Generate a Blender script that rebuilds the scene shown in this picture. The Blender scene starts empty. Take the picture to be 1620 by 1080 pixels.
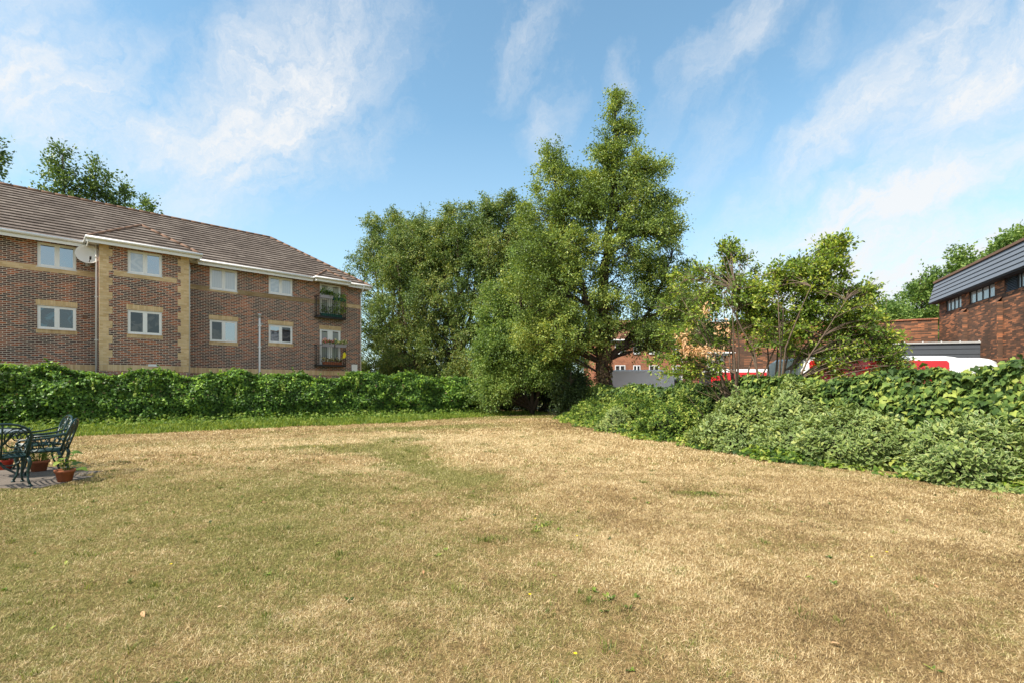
import bpy, math, random
import numpy as np
from mathutils import Vector, Matrix
R = math.radians
rnd = random.Random(7)
scene = bpy.context.scene
col = scene.collection

# ------------------------------------------------------------------ camera
cam_d = bpy.data.cameras.new('camera'); cam = bpy.data.objects.new('camera', cam_d); col.objects.link(cam)
cam.location = (0, 0, 1.45); cam.rotation_euler = (R(90), 0, 0)
cam_d.sensor_width = 36; cam_d.lens = 17.0; cam_d.shift_y = 72 / 1620
cam_d.clip_start = 0.05; cam_d.clip_end = 3000
scene.camera = cam

# ------------------------------------------------------------------ light and exposure
SUN_EL = 47.0
SUN_AZ = math.atan2(-0.80, -0.60)          # sun stands to the left, a little behind the camera
sun_dir = Vector((math.sin(SUN_AZ) * math.cos(R(SUN_EL)), math.cos(SUN_AZ) * math.cos(R(SUN_EL)), math.sin(R(SUN_EL))))
sd = bpy.data.lights.new('sun', 'SUN'); sun = bpy.data.objects.new('sun', sd); col.objects.link(sun)
sd.energy = 3.75; sd.angle = R(0.9); sd.color = (1.0, 0.93, 0.82)
sun.rotation_euler = (-sun_dir).to_track_quat('-Z', 'Y').to_euler(); sun.location = (-30, -20, 40)
vs = scene.view_settings
vs.view_transform = 'Standard'; vs.look = 'None'; vs.gamma = 1; vs.use_curve_mapping = False
vs.exposure = 1.05
SKY = 0.12

class NT:
    """small helper to write node trees"""
    def __init__(s, tree): s.t = tree
    def n(s, typ, **kw):
        nd = s.t.nodes.new(typ)
        for k, v in kw.items(): setattr(nd, k, v)
        return nd
    def put(s, sock, v):
        if hasattr(v, 'is_output') or isinstance(v, bpy.types.NodeSocket): s.t.links.new(v, sock)
        else:
            try: sock.default_value = v
            except Exception: sock.default_value = (*v, 1)
    def math(s, op, a, b=None, c=None, clamp=False):
        nd = s.n('ShaderNodeMath', operation=op, use_clamp=clamp)
        for i, v in enumerate((a, b, c)):
            if v is not None: s.put(nd.inputs[i], v)
        return nd.outputs[0]
    def vmath(s, op, a, b=None, out=0):
        nd = s.n('ShaderNodeVectorMath', operation=op); s.put(nd.inputs[0], a)
        if b is not None: s.put(nd.inputs[1], b)
        return nd.outputs[out]
    def noise(s, vec, scale, detail=4, rough=.55, dist=0, out='Fac'):
        nd = s.n('ShaderNodeTexNoise'); s.put(nd.inputs['Vector'], vec)
        nd.inputs['Scale'].default_value = scale; nd.inputs['Detail'].default_value = detail
        nd.inputs['Roughness'].default_value = rough; nd.inputs['Distortion'].default_value = dist
        return nd.outputs[out]
    def maprange(s, v, a, b, c=0, d=1, smooth=False):
        nd = s.n('ShaderNodeMapRange', interpolation_type='SMOOTHSTEP' if smooth else 'LINEAR')
        s.put(nd.inputs[0], v)
        for i, q in enumerate((a, b, c, d)): nd.inputs[i + 1].default_value = q
        return nd.outputs[0]
    def mix(s, f, a, b, blend='MIX'):
        nd = s.n('ShaderNodeMix', data_type='RGBA', blend_type=blend)
        s.put(nd.inputs[0], f); s.put(nd.inputs[6], a); s.put(nd.inputs[7], b)
        return nd.outputs[2]
    def ramp(s, f, stops, interp='LINEAR'):
        nd = s.n('ShaderNodeValToRGB'); s.put(nd.inputs[0], f); cr = nd.color_ramp; cr.interpolation = interp
        while len(cr.elements) < len(stops): cr.elements.new(.5)
        for e, (p, c) in zip(cr.elements, stops): e.position = p; e.color = (*c, 1)
        return nd.outputs[0]

world = bpy.data.worlds.new('World'); scene.world = world; world.use_nodes = True
wt = world.node_tree; wt.nodes.clear(); W = NT(wt)
sky = W.n('ShaderNodeTexSky', sky_type='NISHITA'); sky.sun_disc = False
sky.sun_elevation = R(SUN_EL); sky.sun_rotation = SUN_AZ % (2 * math.pi)
sky.altitude = 50; sky.air_density = 1.0; sky.dust_density = 0.6; sky.ozone_density = 2.2
tc = W.n('ShaderNodeTexCoord').outputs['Generated']
sep = W.n('ShaderNodeSeparateXYZ'); W.put(sep.inputs[0], tc)
az = W.math('ARCTAN2', sep.outputs[0], sep.outputs[1]); el = W.math('ARCSINE', sep.outputs[2])
cmb = W.n('ShaderNodeCombineXYZ'); W.put(cmb.inputs[0], az); W.put(cmb.inputs[1], el)
ae = cmb.outputs[0]
warp = W.noise(ae, 5.5, 6, .62, out='Color')
warp = W.vmath('SCALE', W.vmath('SUBTRACT', warp, (.5, .5, .5)), None); warp.node.inputs['Scale'].default_value = .22
aw = W.vmath('ADD', ae, warp)
# wind-drawn cirrus, then unseen banks added as fill light: azimuth, elevation (deg) of each bank, its half-length, half-width (deg), its slope (deg), density
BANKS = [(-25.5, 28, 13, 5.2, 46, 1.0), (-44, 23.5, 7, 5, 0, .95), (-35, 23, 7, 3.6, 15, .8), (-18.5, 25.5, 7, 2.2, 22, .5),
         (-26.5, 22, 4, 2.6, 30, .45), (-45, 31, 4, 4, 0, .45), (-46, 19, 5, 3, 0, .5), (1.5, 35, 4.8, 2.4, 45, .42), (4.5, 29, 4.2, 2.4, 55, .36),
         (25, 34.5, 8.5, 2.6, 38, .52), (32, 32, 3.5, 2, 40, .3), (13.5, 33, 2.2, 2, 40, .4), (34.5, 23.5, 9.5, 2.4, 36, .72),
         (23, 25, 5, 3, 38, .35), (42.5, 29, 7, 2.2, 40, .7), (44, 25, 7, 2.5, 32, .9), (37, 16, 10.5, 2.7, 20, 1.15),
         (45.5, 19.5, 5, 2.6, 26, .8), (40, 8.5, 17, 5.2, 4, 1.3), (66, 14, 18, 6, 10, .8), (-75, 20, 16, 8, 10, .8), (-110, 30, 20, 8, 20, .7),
         (115, 32, 40, 20, 10, 1.2), (165, 35, 45, 22, 0, 1.3), (-165, 32, 45, 20, 0, 1.3), (-120, 28, 30, 14, 10, 1.1), (150, 65, 60, 14, 0, 1.2), (-130, 66, 50, 14, 0, 1.1), (80, 60, 30, 12, 30, .9), (20, 72, 60, 9, 0, .8)]  # unseen banks added behind the camera and overhead to brighten shaded faces
tot = None
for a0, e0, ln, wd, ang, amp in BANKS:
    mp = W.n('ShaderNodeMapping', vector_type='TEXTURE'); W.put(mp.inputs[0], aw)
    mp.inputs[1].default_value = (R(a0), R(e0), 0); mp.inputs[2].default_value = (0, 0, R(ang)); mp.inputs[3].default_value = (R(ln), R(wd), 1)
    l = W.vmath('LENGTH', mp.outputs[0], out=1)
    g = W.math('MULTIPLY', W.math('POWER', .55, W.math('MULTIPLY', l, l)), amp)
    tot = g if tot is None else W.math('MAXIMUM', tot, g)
mp = W.n('ShaderNodeMapping', vector_type='TEXTURE'); W.put(mp.inputs[0], aw)
mp.inputs[2].default_value = (0, 0, R(42)); mp.inputs[3].default_value = (2.4, .8, 1)
streak = W.math('ADD', W.math('MULTIPLY', W.noise(mp.outputs[0], 8, 10, .68, .35), .62), W.math('MULTIPLY', W.noise(mp.outputs[0], 26, 8, .7, .5), .38))
soft = W.noise(ae, 3.2, 5, .6)
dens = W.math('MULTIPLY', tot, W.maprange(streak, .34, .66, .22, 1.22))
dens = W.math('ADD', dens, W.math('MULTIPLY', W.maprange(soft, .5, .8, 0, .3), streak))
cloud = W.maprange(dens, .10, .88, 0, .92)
skyc = W.mix(1.0, sky.outputs[0], (1.04, 1.20, 1.04, 1), 'MULTIPLY')
hz = W.maprange(el, .0, .5, .70, .0)
skyc = W.mix(hz, skyc, (2.35, 3.0, 3.6, 1))
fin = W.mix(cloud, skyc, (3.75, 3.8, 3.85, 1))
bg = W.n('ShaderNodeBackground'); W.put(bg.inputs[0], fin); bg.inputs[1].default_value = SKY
wo = W.n('ShaderNodeOutputWorld'); wt.links.new(bg.outputs[0], wo.inputs[0])

# ------------------------------------------------------------------ object helpers
def tag(o, label=None, cat=None, group=None, kind=None):
    if label: o['label'] = label
    if cat: o['category'] = cat
    if group: o['group'] = group
    if kind: o['kind'] = kind
    return o

def empty(name, loc=(0, 0, 0), rz=0.0):
    o = bpy.data.objects.new(name, None); col.objects.link(o)
    o.location = loc; o.rotation_euler = (0, 0, rz); o.empty_display_size = .2
    return o

def link(name, me, parent=None, loc=None):
    o = bpy.data.objects.new(name, me); col.objects.link(o)
    if parent: o.parent = parent
    if loc: o.location = loc
    return o

class MB:
    """collects boxes, bars, tubes and faces; build() links them as one mesh object"""
    def __init__(s): s.v = []; s.f = []; s.m = []; s.smooth = []
    def face(s, pts, m=0, sm=False):
        i = len(s.v); s.v += [tuple(p) for p in pts]; s.f.append(tuple(range(i, i + len(pts)))); s.m.append(m); s.smooth.append(sm)
    def box(s, x0, x1, y0, y1, z0, z1, m=0):
        i = len(s.v)
        s.v += [(x0, y0, z0), (x1, y0, z0), (x1, y1, z0), (x0, y1, z0), (x0, y0, z1), (x1, y0, z1), (x1, y1, z1), (x0, y1, z1)]
        for f in ((0, 3, 2, 1), (4, 5, 6, 7), (0, 1, 5, 4), (1, 2, 6, 5), (2, 3, 7, 6), (3, 0, 4, 7)):
            s.f.append(tuple(i + k for k in f)); s.m.append(m); s.smooth.append(False)
    def tube(s, pts, rad, n=6, m=0, cap=True):
        pts = [Vector(p) for p in pts]
        if not hasattr(rad, '__len__'): rad = [rad] * len(pts)
        i0 = len(s.v); prev = None
        for k, p in enumerate(pts):
            d = (pts[min(k + 1, len(pts) - 1)] - pts[max(k - 1, 0)])
            if d.length < 1e-9: d = Vector((0, 0, 1))
            d.normalize()
            if prev is None:
                a = d.cross(Vector((0, 0, 1)) if abs(d.z) < .9 else Vector((1, 0, 0))).normalized()
            else:
                a = prev - d * prev.dot(d)
                a = a.normalized() if a.length > 1e-6 else d.orthogonal().normalized()
            prev = a; b = d.cross(a)
            for q in range(n):
                t = 2 * math.pi * q / n
                s.v.append(tuple(p + (a * math.cos(t) + b * math.sin(t)) * rad[k]))
        for k in range(len(pts) - 1):
            for q in range(n):
                s.f.append((i0 + k * n + q, i0 + k * n + (q + 1) % n, i0 + (k + 1) * n + (q + 1) % n, i0 + (k + 1) * n + q))
                s.m.append(m); s.smooth.append(True)
        if cap:
            s.f.append(tuple(i0 + q for q in reversed(range(n)))); s.m.append(m); s.smooth.append(False)
            e = i0 + (len(pts) - 1) * n
            s.f.append(tuple(e + q for q in range(n))); s.m.append(m); s.smooth.append(False)
    def lathe(s, prof, c=(0, 0, 0), n=20, m=0):
        i0 = len(s.v)
        for r, z in prof:
            for q in range(n):
                t = 2 * math.pi * q / n; s.v.append((c[0] + r * math.cos(t), c[1] + r * math.sin(t), c[2] + z))
        for k in range(len(prof) - 1):
            for q in range(n):
                s.f.append((i0 + k * n + q, i0 + k * n + (q + 1) % n, i0 + (k + 1) * n + (q + 1) % n, i0 + (k + 1) * n + q)); s.m.append(m); s.smooth.append(True)
    def build(s, name, mats, parent=None, loc=None, uv=True, bevel=0):
        me = bpy.data.meshes.new(name); me.from_pydata(s.v, [], s.f)
        for x in (mats if isinstance(mats, (list, tuple)) else [mats]): me.materials.append(x)
        me.polygons.foreach_set('material_index', s.m); me.polygons.foreach_set('use_smooth', s.smooth)
        if uv and s.f:                                   # metric wall mapping: u along the face, v upwards
            lay = me.uv_layers.new(name='UVMap'); out = []
            for p in me.polygons:
                nx, ny, nz = p.normal
                if abs(nz) > .95: out += [c for vi in p.vertices for c in me.vertices[vi].co[:2]]
                else:
                    l = math.hypot(nx, ny); tx, ty = -ny / l, nx / l; sl = math.sqrt(max(1 - nz * nz, 1e-6))
                    for vi in p.vertices:
                        c = me.vertices[vi].co; out += [c.x * tx + c.y * ty, c.z / sl]
            lay.data.foreach_set('uv', out)
        me.update()
        o = link(name, me, parent, loc)
        if bevel:
            b = o.modifiers.new('bevel', 'BEVEL'); b.width = bevel; b.segments = 2; b.limit_method = 'ANGLE'
        return o

def np_mesh(name, V, F, mat, UV=None, parent=None, loc=None, smooth=False):
    """V (n,3), F (m,k) with constant k"""
    me = bpy.data.meshes.new(name); n = len(V); m, k = F.shape
    me.vertices.add(n); me.vertices.foreach_set('co', np.ascontiguousarray(V, np.float32).ravel())
    me.loops.add(m * k); me.loops.foreach_set('vertex_index', np.ascontiguousarray(F, np.int32).ravel())
    me.polygons.add(m); me.polygons.foreach_set('loop_start', np.arange(0, m * k, k, dtype=np.int32))
    me.polygons.foreach_set('use_smooth', np.full(m, smooth))
    if UV is not None:
        lay = me.uv_layers.new(name='UVMap'); lay.data.foreach_set('uv', np.ascontiguousarray(UV[F.ravel()], np.float32).ravel())
    me.update(calc_edges=True); me.materials.append(mat)
    return link(name, me, parent, loc)

def unit(a): return a / np.maximum(np.linalg.norm(a, axis=-1, keepdims=True), 1e-9)

# leaf outlines: (along, across, lift), triangles, (u, edge) ; edge = 1 on the margin
T_DIAMOND = (np.array([(0, 0, 0), (.45, -.30, .07), (1, 0, -.06), (.45, .30, .07)]), np.array([(0, 1, 2), (0, 2, 3)]), np.array([(0, 1), (.5, 1), (1, 1), (.5, 1)]))
T_OVAL = (np.array([(0, 0, 0), (.28, -.22, .05), (.68, -.20, .03), (1, 0, -.10), (.68, .20, .03), (.28, .22, .05), (.30, 0, 0), (.70, 0, -.03)]),
          np.array([(0, 1, 6), (1, 2, 6), (2, 7, 6), (2, 3, 7), (3, 4, 7), (4, 6, 7), (4, 5, 6), (5, 0, 6)]),
          np.array([(0, 1), (.3, 1), (.7, 1), (1, 1), (.7, 1), (.3, 1), (.3, 0), (.7, 0)]))
T_IVY = (np.array([(.05, 0, 0), (-.14, -.30, -.03), (.22, -.52, -.06), (.42, -.30, .02), (1, 0, -.12), (.42, .30, .02), (.22, .52, -.06), (-.14, .30, -.03), (.35, 0, .05)]),
         np.array([(0, 1, 8), (1, 2, 8), (2, 3, 8), (3, 4, 8), (4, 5, 8), (5, 6, 8), (6, 7, 8), (7, 0, 8)]),
         np.array([(.1, 1), (0, 1), (.2, 1), (.4, 1), (1, 1), (.4, 1), (.2, 1), (0, 1), (.35, 0)]))
T_BLADE = (np.array([(0, -.5, 0), (0, .5, 0), (.55, -.38, .16), (.55, .38, .16), (1, 0, .05)]), np.array([(0, 1, 3), (0, 3, 2), (2, 3, 4)]), np.array([(0, 1), (0, 0), (.5, 1), (.5, 0), (1, .5)]))

def leaves(name, P, T, N, L, tmpl, mat, parent=None, loc=None, wid=None):
    """one mesh of many separate leaves: base P, tip direction T, face normal N, length L"""
    tv, tf, tu = tmpl
    T = unit(T); B = unit(np.cross(N, T)); N = np.cross(T, B)
    L = np.broadcast_to(np.asarray(L, float), (len(P),))[:, None, None]
    Wd = L if wid is None else np.broadcast_to(np.asarray(wid, float), (len(P),))[:, None, None]
    V = P[:, None, :] + L * tv[None, :, 0:1] * T[:, None, :] + Wd * tv[None, :, 1:2] * B[:, None, :] + L * tv[None, :, 2:3] * N[:, None, :]
    nv = len(tv)
    F = (np.arange(len(P))[:, None, None] * nv + tf[None]).reshape(-1, 3)
    return np_mesh(name, V.reshape(-1, 3), F, mat, np.tile(tu, (len(P), 1)), parent, loc)

def wob(P, s, seed=0.0):
    """cheap smooth 3-D wobble in -1..1"""
    x, y, z = P[:, 0] * s + seed, P[:, 1] * s + seed * 1.7, P[:, 2] * s + seed * .6
    return (np.sin(x * 1.3 + 1.7 * np.sin(y * .9)) + np.sin(y * 1.7 + 1.3 * np.sin(z * 1.1 + x * .5)) + np.sin(z * 2.1 + 1.5 * np.sin(x * .8 + y * .4)) + .6 * np.sin(x * 3.1 + y * 2.3 + z * 2.7)) / 3.6

# ------------------------------------------------------------------ materials
def mat(name):
    m = bpy.data.materials.new(name); m.use_nodes = True; m.node_tree.nodes.clear()
    t = NT(m.node_tree); o = t.n('ShaderNodeOutputMaterial')
    return m, t, o
def principled(t, base, rough=.6, spec=.4, metal=0, bump=None, coat=0):
    p = t.n('ShaderNodeBsdfPrincipled'); t.put(p.inputs['Base Color'], base); t.put(p.inputs['Roughness'], rough)
    p.inputs['Specular IOR Level'].default_value = spec; p.inputs['Metallic'].default_value = metal; p.inputs['Coat Weight'].default_value = coat
    if bump is not None: t.t.links.new(bump, p.inputs['Normal'])
    return p
def bumpn(t, h, strength=.4, dist=.02):
    b = t.n('ShaderNodeBump'); t.put(b.inputs['Height'], h); b.inputs['Strength'].default_value = strength; b.inputs['Distance'].default_value = dist
    return b.outputs[0]

def flat(name, c, rough=.6, spec=.4, metal=0, var=.12, scale=6, coat=0):
    m, t, o = mat(name); pos = t.n('ShaderNodeTexCoord').outputs['Object']
    nz = t.noise(pos, scale, 6, .65)
    base = t.mix(nz, tuple(x * (1 - var) for x in c) + (1,), tuple(min(1, x * (1 + var)) for x in c) + (1,))
    p = principled(t, base, rough, spec, metal, coat=coat); m.node_tree.links.new(p.outputs[0], o.inputs[0])
    return m

def leaf_mat(name, ramp, transl=.28, rough=.42, spec=.35, patch=.35, patch_scale=.8, tcol=(1.5, 1.45, .7), margin=None, gain=1.3):
    m, t, o = mat(name); g = t.n('ShaderNodeNewGeometry')
    r = g.outputs['Random Per Island']
    nz = t.maprange(t.noise(g.outputs['Position'], patch_scale, 3, .6), .3, .7, -patch, patch)
    f = t.math('ADD', r, nz, clamp=True)
    c = t.ramp(f, [(p, tuple(q * gain for q in k)) for p, k in ramp])
    if margin:
        uvn = t.n('ShaderNodeUVMap'); s = t.n('ShaderNodeSeparateXYZ'); t.put(s.inputs[0], uvn.outputs[0])
        e = t.math('ADD', s.outputs[1], t.maprange(t.noise(g.outputs['Position'], 60, 2), .3, .7, -.14, .14))
        wdt = t.math('ADD', .77, t.math('MULTIPLY', r, .17))
        k = t.math('GREATER_THAN', e, wdt)
        c = t.mix(k, c, margin + (1,))
    p = principled(t, c, rough, spec)
    tr = t.n('ShaderNodeBsdfTranslucent'); t.put(tr.inputs[0], t.mix(1.0, c, tcol + (1,), 'MULTIPLY'))
    mx = t.n('ShaderNodeMixShader'); mx.inputs[0].default_value = transl
    m.node_tree.links.new(p.outputs[0], mx.inputs[1]); m.node_tree.links.new(tr.outputs[0], mx.inputs[2]); m.node_tree.links.new(mx.outputs[0], o.inputs[0])
    return m

def brick(name, c1, c2, c3, mortar, size=(.225, .075), mort=.011, red=.5, soldier=False, red_scale=.5, offset=.5, rough=.85, bump=.5):
    m, t, o = mat(name); uv = t.n('ShaderNodeUVMap').outputs[0]
    b = t.n('ShaderNodeTexBrick'); t.put(b.inputs['Vector'], uv); b.offset = offset; b.squash = 1
    b.inputs['Scale'].default_value = 1; b.inputs['Mortar Size'].default_value = mort * .5; b.inputs['Mortar Smooth'].default_value = .15
    b.inputs['Brick Width'].default_value = size[0]; b.inputs['Row Height'].default_value = size[1]
    b.inputs['Color1'].default_value = (0, 0, 0, 1); b.inputs['Color2'].default_value = (1, 1, 1, 1); b.inputs['Mortar'].default_value = (.5, .5, .5, 1)
    b.inputs['Bias'].default_value = 0
    bw = t.n('ShaderNodeRGBToBW'); t.put(bw.inputs[0], b.outputs[0])
    ob = t.n('ShaderNodeTexCoord').outputs['Object']
    pt = t.maprange(t.noise(ob, red_scale, 4, .6), .38, .68, -.28 + red * .3, .28 + red * .3)
    f = t.math('ADD', bw.outputs[0], pt, clamp=True)
    c = t.ramp(f, [(0, c1), (.45, c2), (.95, c3)])
    c = t.mix(.35, c, t.mix(t.noise(ob, 40, 4), (.25, .25, .25, 1), (.8, .8, .8, 1)), 'OVERLAY')
    stain = t.maprange(t.noise(ob, .9, 6, .65), .35, .75, 1.06, .80)
    st = t.n('ShaderNodeCombineXYZ')
    for i in range(3): t.put(st.inputs[i], stain)
    c = t.mix(1.0, t.mix(b.outputs['Fac'], c, mortar + (1,)), st.outputs[0], 'MULTIPLY')
    h = t.math('SUBTRACT', t.math('MULTIPLY', t.noise(ob, 60, 3), .3), b.outputs['Fac'])
    p = principled(t, c, rough, .2, bump=bumpn(t, h, bump, .012)); m.node_tree.links.new(p.outputs[0], o.inputs[0])
    return m

M = {}
M['brick'] = brick('multi_red_brick', (.055, .034, .034), (.140, .056, .041), (.38, .112, .045), (.62, .53, .43), (.225, .075), .021, red=.02, red_scale=.55)
M['buff'] = brick('buff_brick', (.52, .35, .175), (.62, .44, .235), (.70, .52, .31), (.58, .45, .30), (.225, .075), .010, red=.5)
M['buff_soldier'] = brick('buff_soldier_brick', (.52, .35, .175), (.62, .44, .235), (.70, .52, .30), (.55, .42, .28), (.075, .6), .010, red=.5, offset=0)
M['hall_brick'] = brick('dark_orange_brick', (.085, .050, .034), (.15, .075, .045), (.46, .18, .085), (.12, .08, .06), (.34, .075), .014, red=-.22, red_scale=.42)
M['terrace_brick'] = brick('orange_red_brick', (.24, .085, .05), (.34, .12, .06), (.42, .16, .08), (.35, .25, .18), (.225, .075), .01, red=.5)
M['upvc'] = flat('white_plastic', (.80, .80, .79), .35, .45, var=.03)
M['grey_metal'] = flat('grey_pipe', (.50, .50, .49), .5, .4, var=.08)
M['black_iron'] = flat('black_railing_paint', (.02, .02, .022), .45, .5)
M['green_iron'] = flat('dark_green_cast_iron', (.006, .030, .028), .34, .5, var=.6, scale=14)
M['terracotta'] = flat('terracotta', (.33, .115, .06), .85, .15, var=.4, scale=16)
M['soil'] = flat('potting_soil', (.05, .035, .025), .95, .1, var=.4, scale=60)
M['red_plastic'] = flat('red_plastic_pot', (.45, .05, .03), .5, .4)
M['trough_grey'] = flat('grey_trough', (.33, .31, .33), .7, .3)
M['trough_green'] = flat('dark_green_trough', (.02, .09, .075), .6, .3)
M['yellow_cloth'] = flat('yellow_cloth', (.80, .68, .04), .8, .2)
M['dish'] = flat('satellite_dish_white', (.74, .73, .70), .5, .4, var=.05)
M['slate_clad'] = flat('blue_grey_cladding', (.155, .172, .20), .6, .35, var=.10, scale=3)
M['dark_trim'] = flat('dark_trim', (.035, .033, .035), .7, .3)
M['dark_clad'] = flat('dark_grey_cladding', (.085, .095, .11), .55, .4, var=.15, scale=3)
M['shutter'] = flat('pale_grey_shutter', (.27, .30, .33), .5, .4)
M['white_paint'] = flat('white_wall_paint', (.74, .72, .68), .8, .2, var=.08, scale=2)
M['van_white'] = flat('white_vehicle_paint', (.82, .82, .81), .38, .4, var=.03, coat=.15)
M['van_red'] = flat('red_vehicle_paint', (.62, .012, .018), .3, .5, var=.06, coat=.5)
M['tyre'] = flat('tyre_rubber', (.02, .02, .02), .85, .2)
M['rim'] = flat('wheel_rim', (.45, .45, .46), .35, .5, metal=.8)
M['lamp'] = flat('lamp_lens', (.75, .75, .78), .08, .6)
M['bark'] = flat('brown_bark', (.115, .085, .062), .95, .1, var=.55, scale=9)
M['bark_pale'] = flat('pale_bark', (.20, .145, .10), .9, .15, var=.45, scale=12)
M['bark_grey'] = flat('grey_brown_bark', (.145, .105, .078), .9, .15, var=.5, scale=14)
M['bark_dark'] = flat('dark_bark', (.06, .045, .035), .95, .1, var=.5, scale=8)
M['hedge_core'] = flat('dark_light_blocking_core', (.022, .026, .012), .95, .05, var=.6, scale=9)  # dark colour stands in for the shade inside hedge and shrubs
M['fence_wood'] = flat('weathered_fence_wood', (.10, .075, .05), .9, .1, var=.4, scale=6)

def glass(name, tint, refl, inner=None, rough=.015, room=None):
    m, t, o = mat(name); lw = t.n('ShaderNodeLayerWeight'); lw.inputs[0].default_value = .35
    ob = t.n('ShaderNodeTexCoord').outputs['Object']
    base = tint + (1,)
    if inner:                                            # net curtain hanging behind the pane: soft vertical folds
        s = t.n('ShaderNodeSeparateXYZ'); t.put(s.inputs[0], ob)
        fold = t.math('SINE', t.math('MULTIPLY', t.math('ADD', s.outputs[0], t.math('MULTIPLY', t.noise(ob, 5, 2), .05)), 62))
        base = t.mix(t.maprange(fold, -1, 1, 0, 1), tuple(x * .88 for x in inner) + (1,), inner + (1,))
    if room:                                            # furniture, blinds and lit surfaces dimly seen in the room behind
        base = t.mix(t.maprange(t.noise(ob, 2.3, 2, .5, 1.2), .46, .60, 0, 1, True), base, room + (1,))
    d = principled(t, base, .5, .2); g = t.n('ShaderNodeBsdfGlossy'); g.inputs['Roughness'].default_value = rough
    b = bumpn(t, t.noise(ob, 1.7, 2), .06, .05); m.node_tree.links.new(b, g.inputs['Normal'])
    mx = t.n('ShaderNodeMixShader'); t.put(mx.inputs[0], t.math('ADD', refl, t.math('MULTIPLY', lw.outputs['Fresnel'], .6), clamp=True))
    m.node_tree.links.new(d.outputs[0], mx.inputs[1]); m.node_tree.links.new(g.outputs[0], mx.inputs[2]); m.node_tree.links.new(mx.outputs[0], o.inputs[0])
    return m
M['glass_sky'] = glass('window_glass_reflective', (.03, .035, .04), .42)
M['glass_dark'] = glass('window_glass_dark', (.012, .012, .013), .05, room=(.07, .065, .06))
M['glass_teal'] = glass('window_glass_teal_room', (.014, .018, .022), .10, room=(.05, .12, .16))
M['glass_blind'] = glass('window_glass_pale_blind', (.33, .35, .36), .20, room=(.44, .45, .45))
M['glass_net'] = glass('window_glass_net_curtain', (.4, .4, .4), .16, inner=(.46, .46, .45))
M['glass_grey'] = glass('window_glass_grey_blind', (.30, .32, .33), .16)

def tile_mat(name, c1, c2, c3, w=.33):
    m, t, o = mat(name); uv = t.n('ShaderNodeUVMap').outputs[0]
    b = t.n('ShaderNodeTexBrick'); t.put(b.inputs['Vector'], uv); b.offset = .5
    b.inputs['Scale'].default_value = 1; b.inputs['Brick Width'].default_value = w; b.inputs['Row Height'].default_value = .30; b.inputs['Mortar Size'].default_value = .004
    b.inputs['Color1'].default_value = (0, 0, 0, 1); b.inputs['Color2'].default_value = (1, 1, 1, 1); b.inputs['Mortar'].default_value = (.2, .2, .2, 1)
    bw = t.n('ShaderNodeRGBToBW'); t.put(bw.inputs[0], b.outputs[0]); ob = t.n('ShaderNodeTexCoord').outputs['Object']
    f = t.math('ADD', t.math('MULTIPLY', bw.outputs[0], .6), t.maprange(t.noise(ob, .6, 6, .7), .3, .75, -.1, .55), clamp=True)
    c = t.ramp(f, [(0, c1), (.5, c2), (1, c3)])
    c = t.mix(.5, c, t.mix(t.noise(ob, 12, 5, .7), (.2, .2, .2, 1), (.8, .8, .8, 1)), 'OVERLAY')
    p = principled(t, c, .85, .2, bump=bumpn(t, t.noise(ob, 25, 4), .25, .02)); m.node_tree.links.new(p.outputs[0], o.inputs[0])
    return m
M['tile'] = tile_mat('brown_concrete_tile', (.105, .083, .070), (.165, .132, .112), (.24, .20, .17))
M['ridge'] = flat('red_brown_ridge_tile', (.19, .115, .080), .85, .2, var=.3, scale=4)
M['tile_red'] = tile_mat('red_brown_clay_tile', (.15, .07, .045), (.24, .115, .075), (.33, .17, .11))

# leaves
L_ = {}
L_['hedge'] = leaf_mat('hedge_leaf', [(0, (.020, .042, .010)), (.45, (.045, .095, .018)), (.8, (.085, .155, .026)), (1, (.16, .24, .035))], .32, .42, .3, patch=.42, patch_scale=1.9, gain=2.0)
L_['hornbeam'] = leaf_mat('hornbeam_leaf', [(0, (.024, .042, .012)), (.4, (.050, .080, .020)), (.75, (.090, .125, .032)), (1, (.15, .16, .05))], .28, .45, .3, patch=.45, patch_scale=.5, gain=2.25, tcol=(1.6, 1.45, .6))
L_['alder'] = leaf_mat('alder_leaf', [(0, (.032, .050, .013)), (.45, (.066, .100, .022)), (.8, (.112, .15, .032)), (1, (.18, .20, .05))], .30, .42, .35, patch=.42, patch_scale=.6, gain=2.3, tcol=(1.6, 1.45, .6))
L_['light'] = leaf_mat('light_green_leaf', [(0, (.035, .062, .018)), (.4, (.08, .13, .030)), (.8, (.135, .19, .045)), (1, (.20, .24, .07))], .34, .45, .3, patch=.34, patch_scale=.8, gain=1.8)
L_['poplar'] = leaf_mat('poplar_leaf', [(0, (.024, .045, .016)), (.5, (.060, .100, .026)), (1, (.13, .175, .045))], .28, .4, .4, patch=.38, patch_scale=.5, gain=1.8)
L_['far'] = leaf_mat('far_tree_leaf', [(0, (.035, .065, .015)), (.5, (.075, .125, .028)), (1, (.15, .20, .05))], .32, .45, .3, patch=.36, patch_scale=.5, gain=1.8)
L_['small'] = leaf_mat('small_tree_leaf', [(0, (.035, .060, .012)), (.4, (.085, .135, .022)), (.75, (.145, .195, .030)), (1, (.26, .27, .045))], .40, .42, .35, patch=.30, patch_scale=1.3, gain=1.9)
L_['dead'] = leaf_mat('dead_leaf', [(0, (.34, .19, .10)), (.5, (.50, .31, .17)), (1, (.62, .44, .27))], .25, .7, .1, patch=.1)
L_['ivy'] = leaf_mat('ivy_leaf', [(0, (.018, .036, .010)), (.4, (.046, .082, .020)), (.75, (.095, .140, .030)), (1, (.20, .23, .05))], .24, .52, .2, patch=.40, patch_scale=1.6, gain=1.7)
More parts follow.
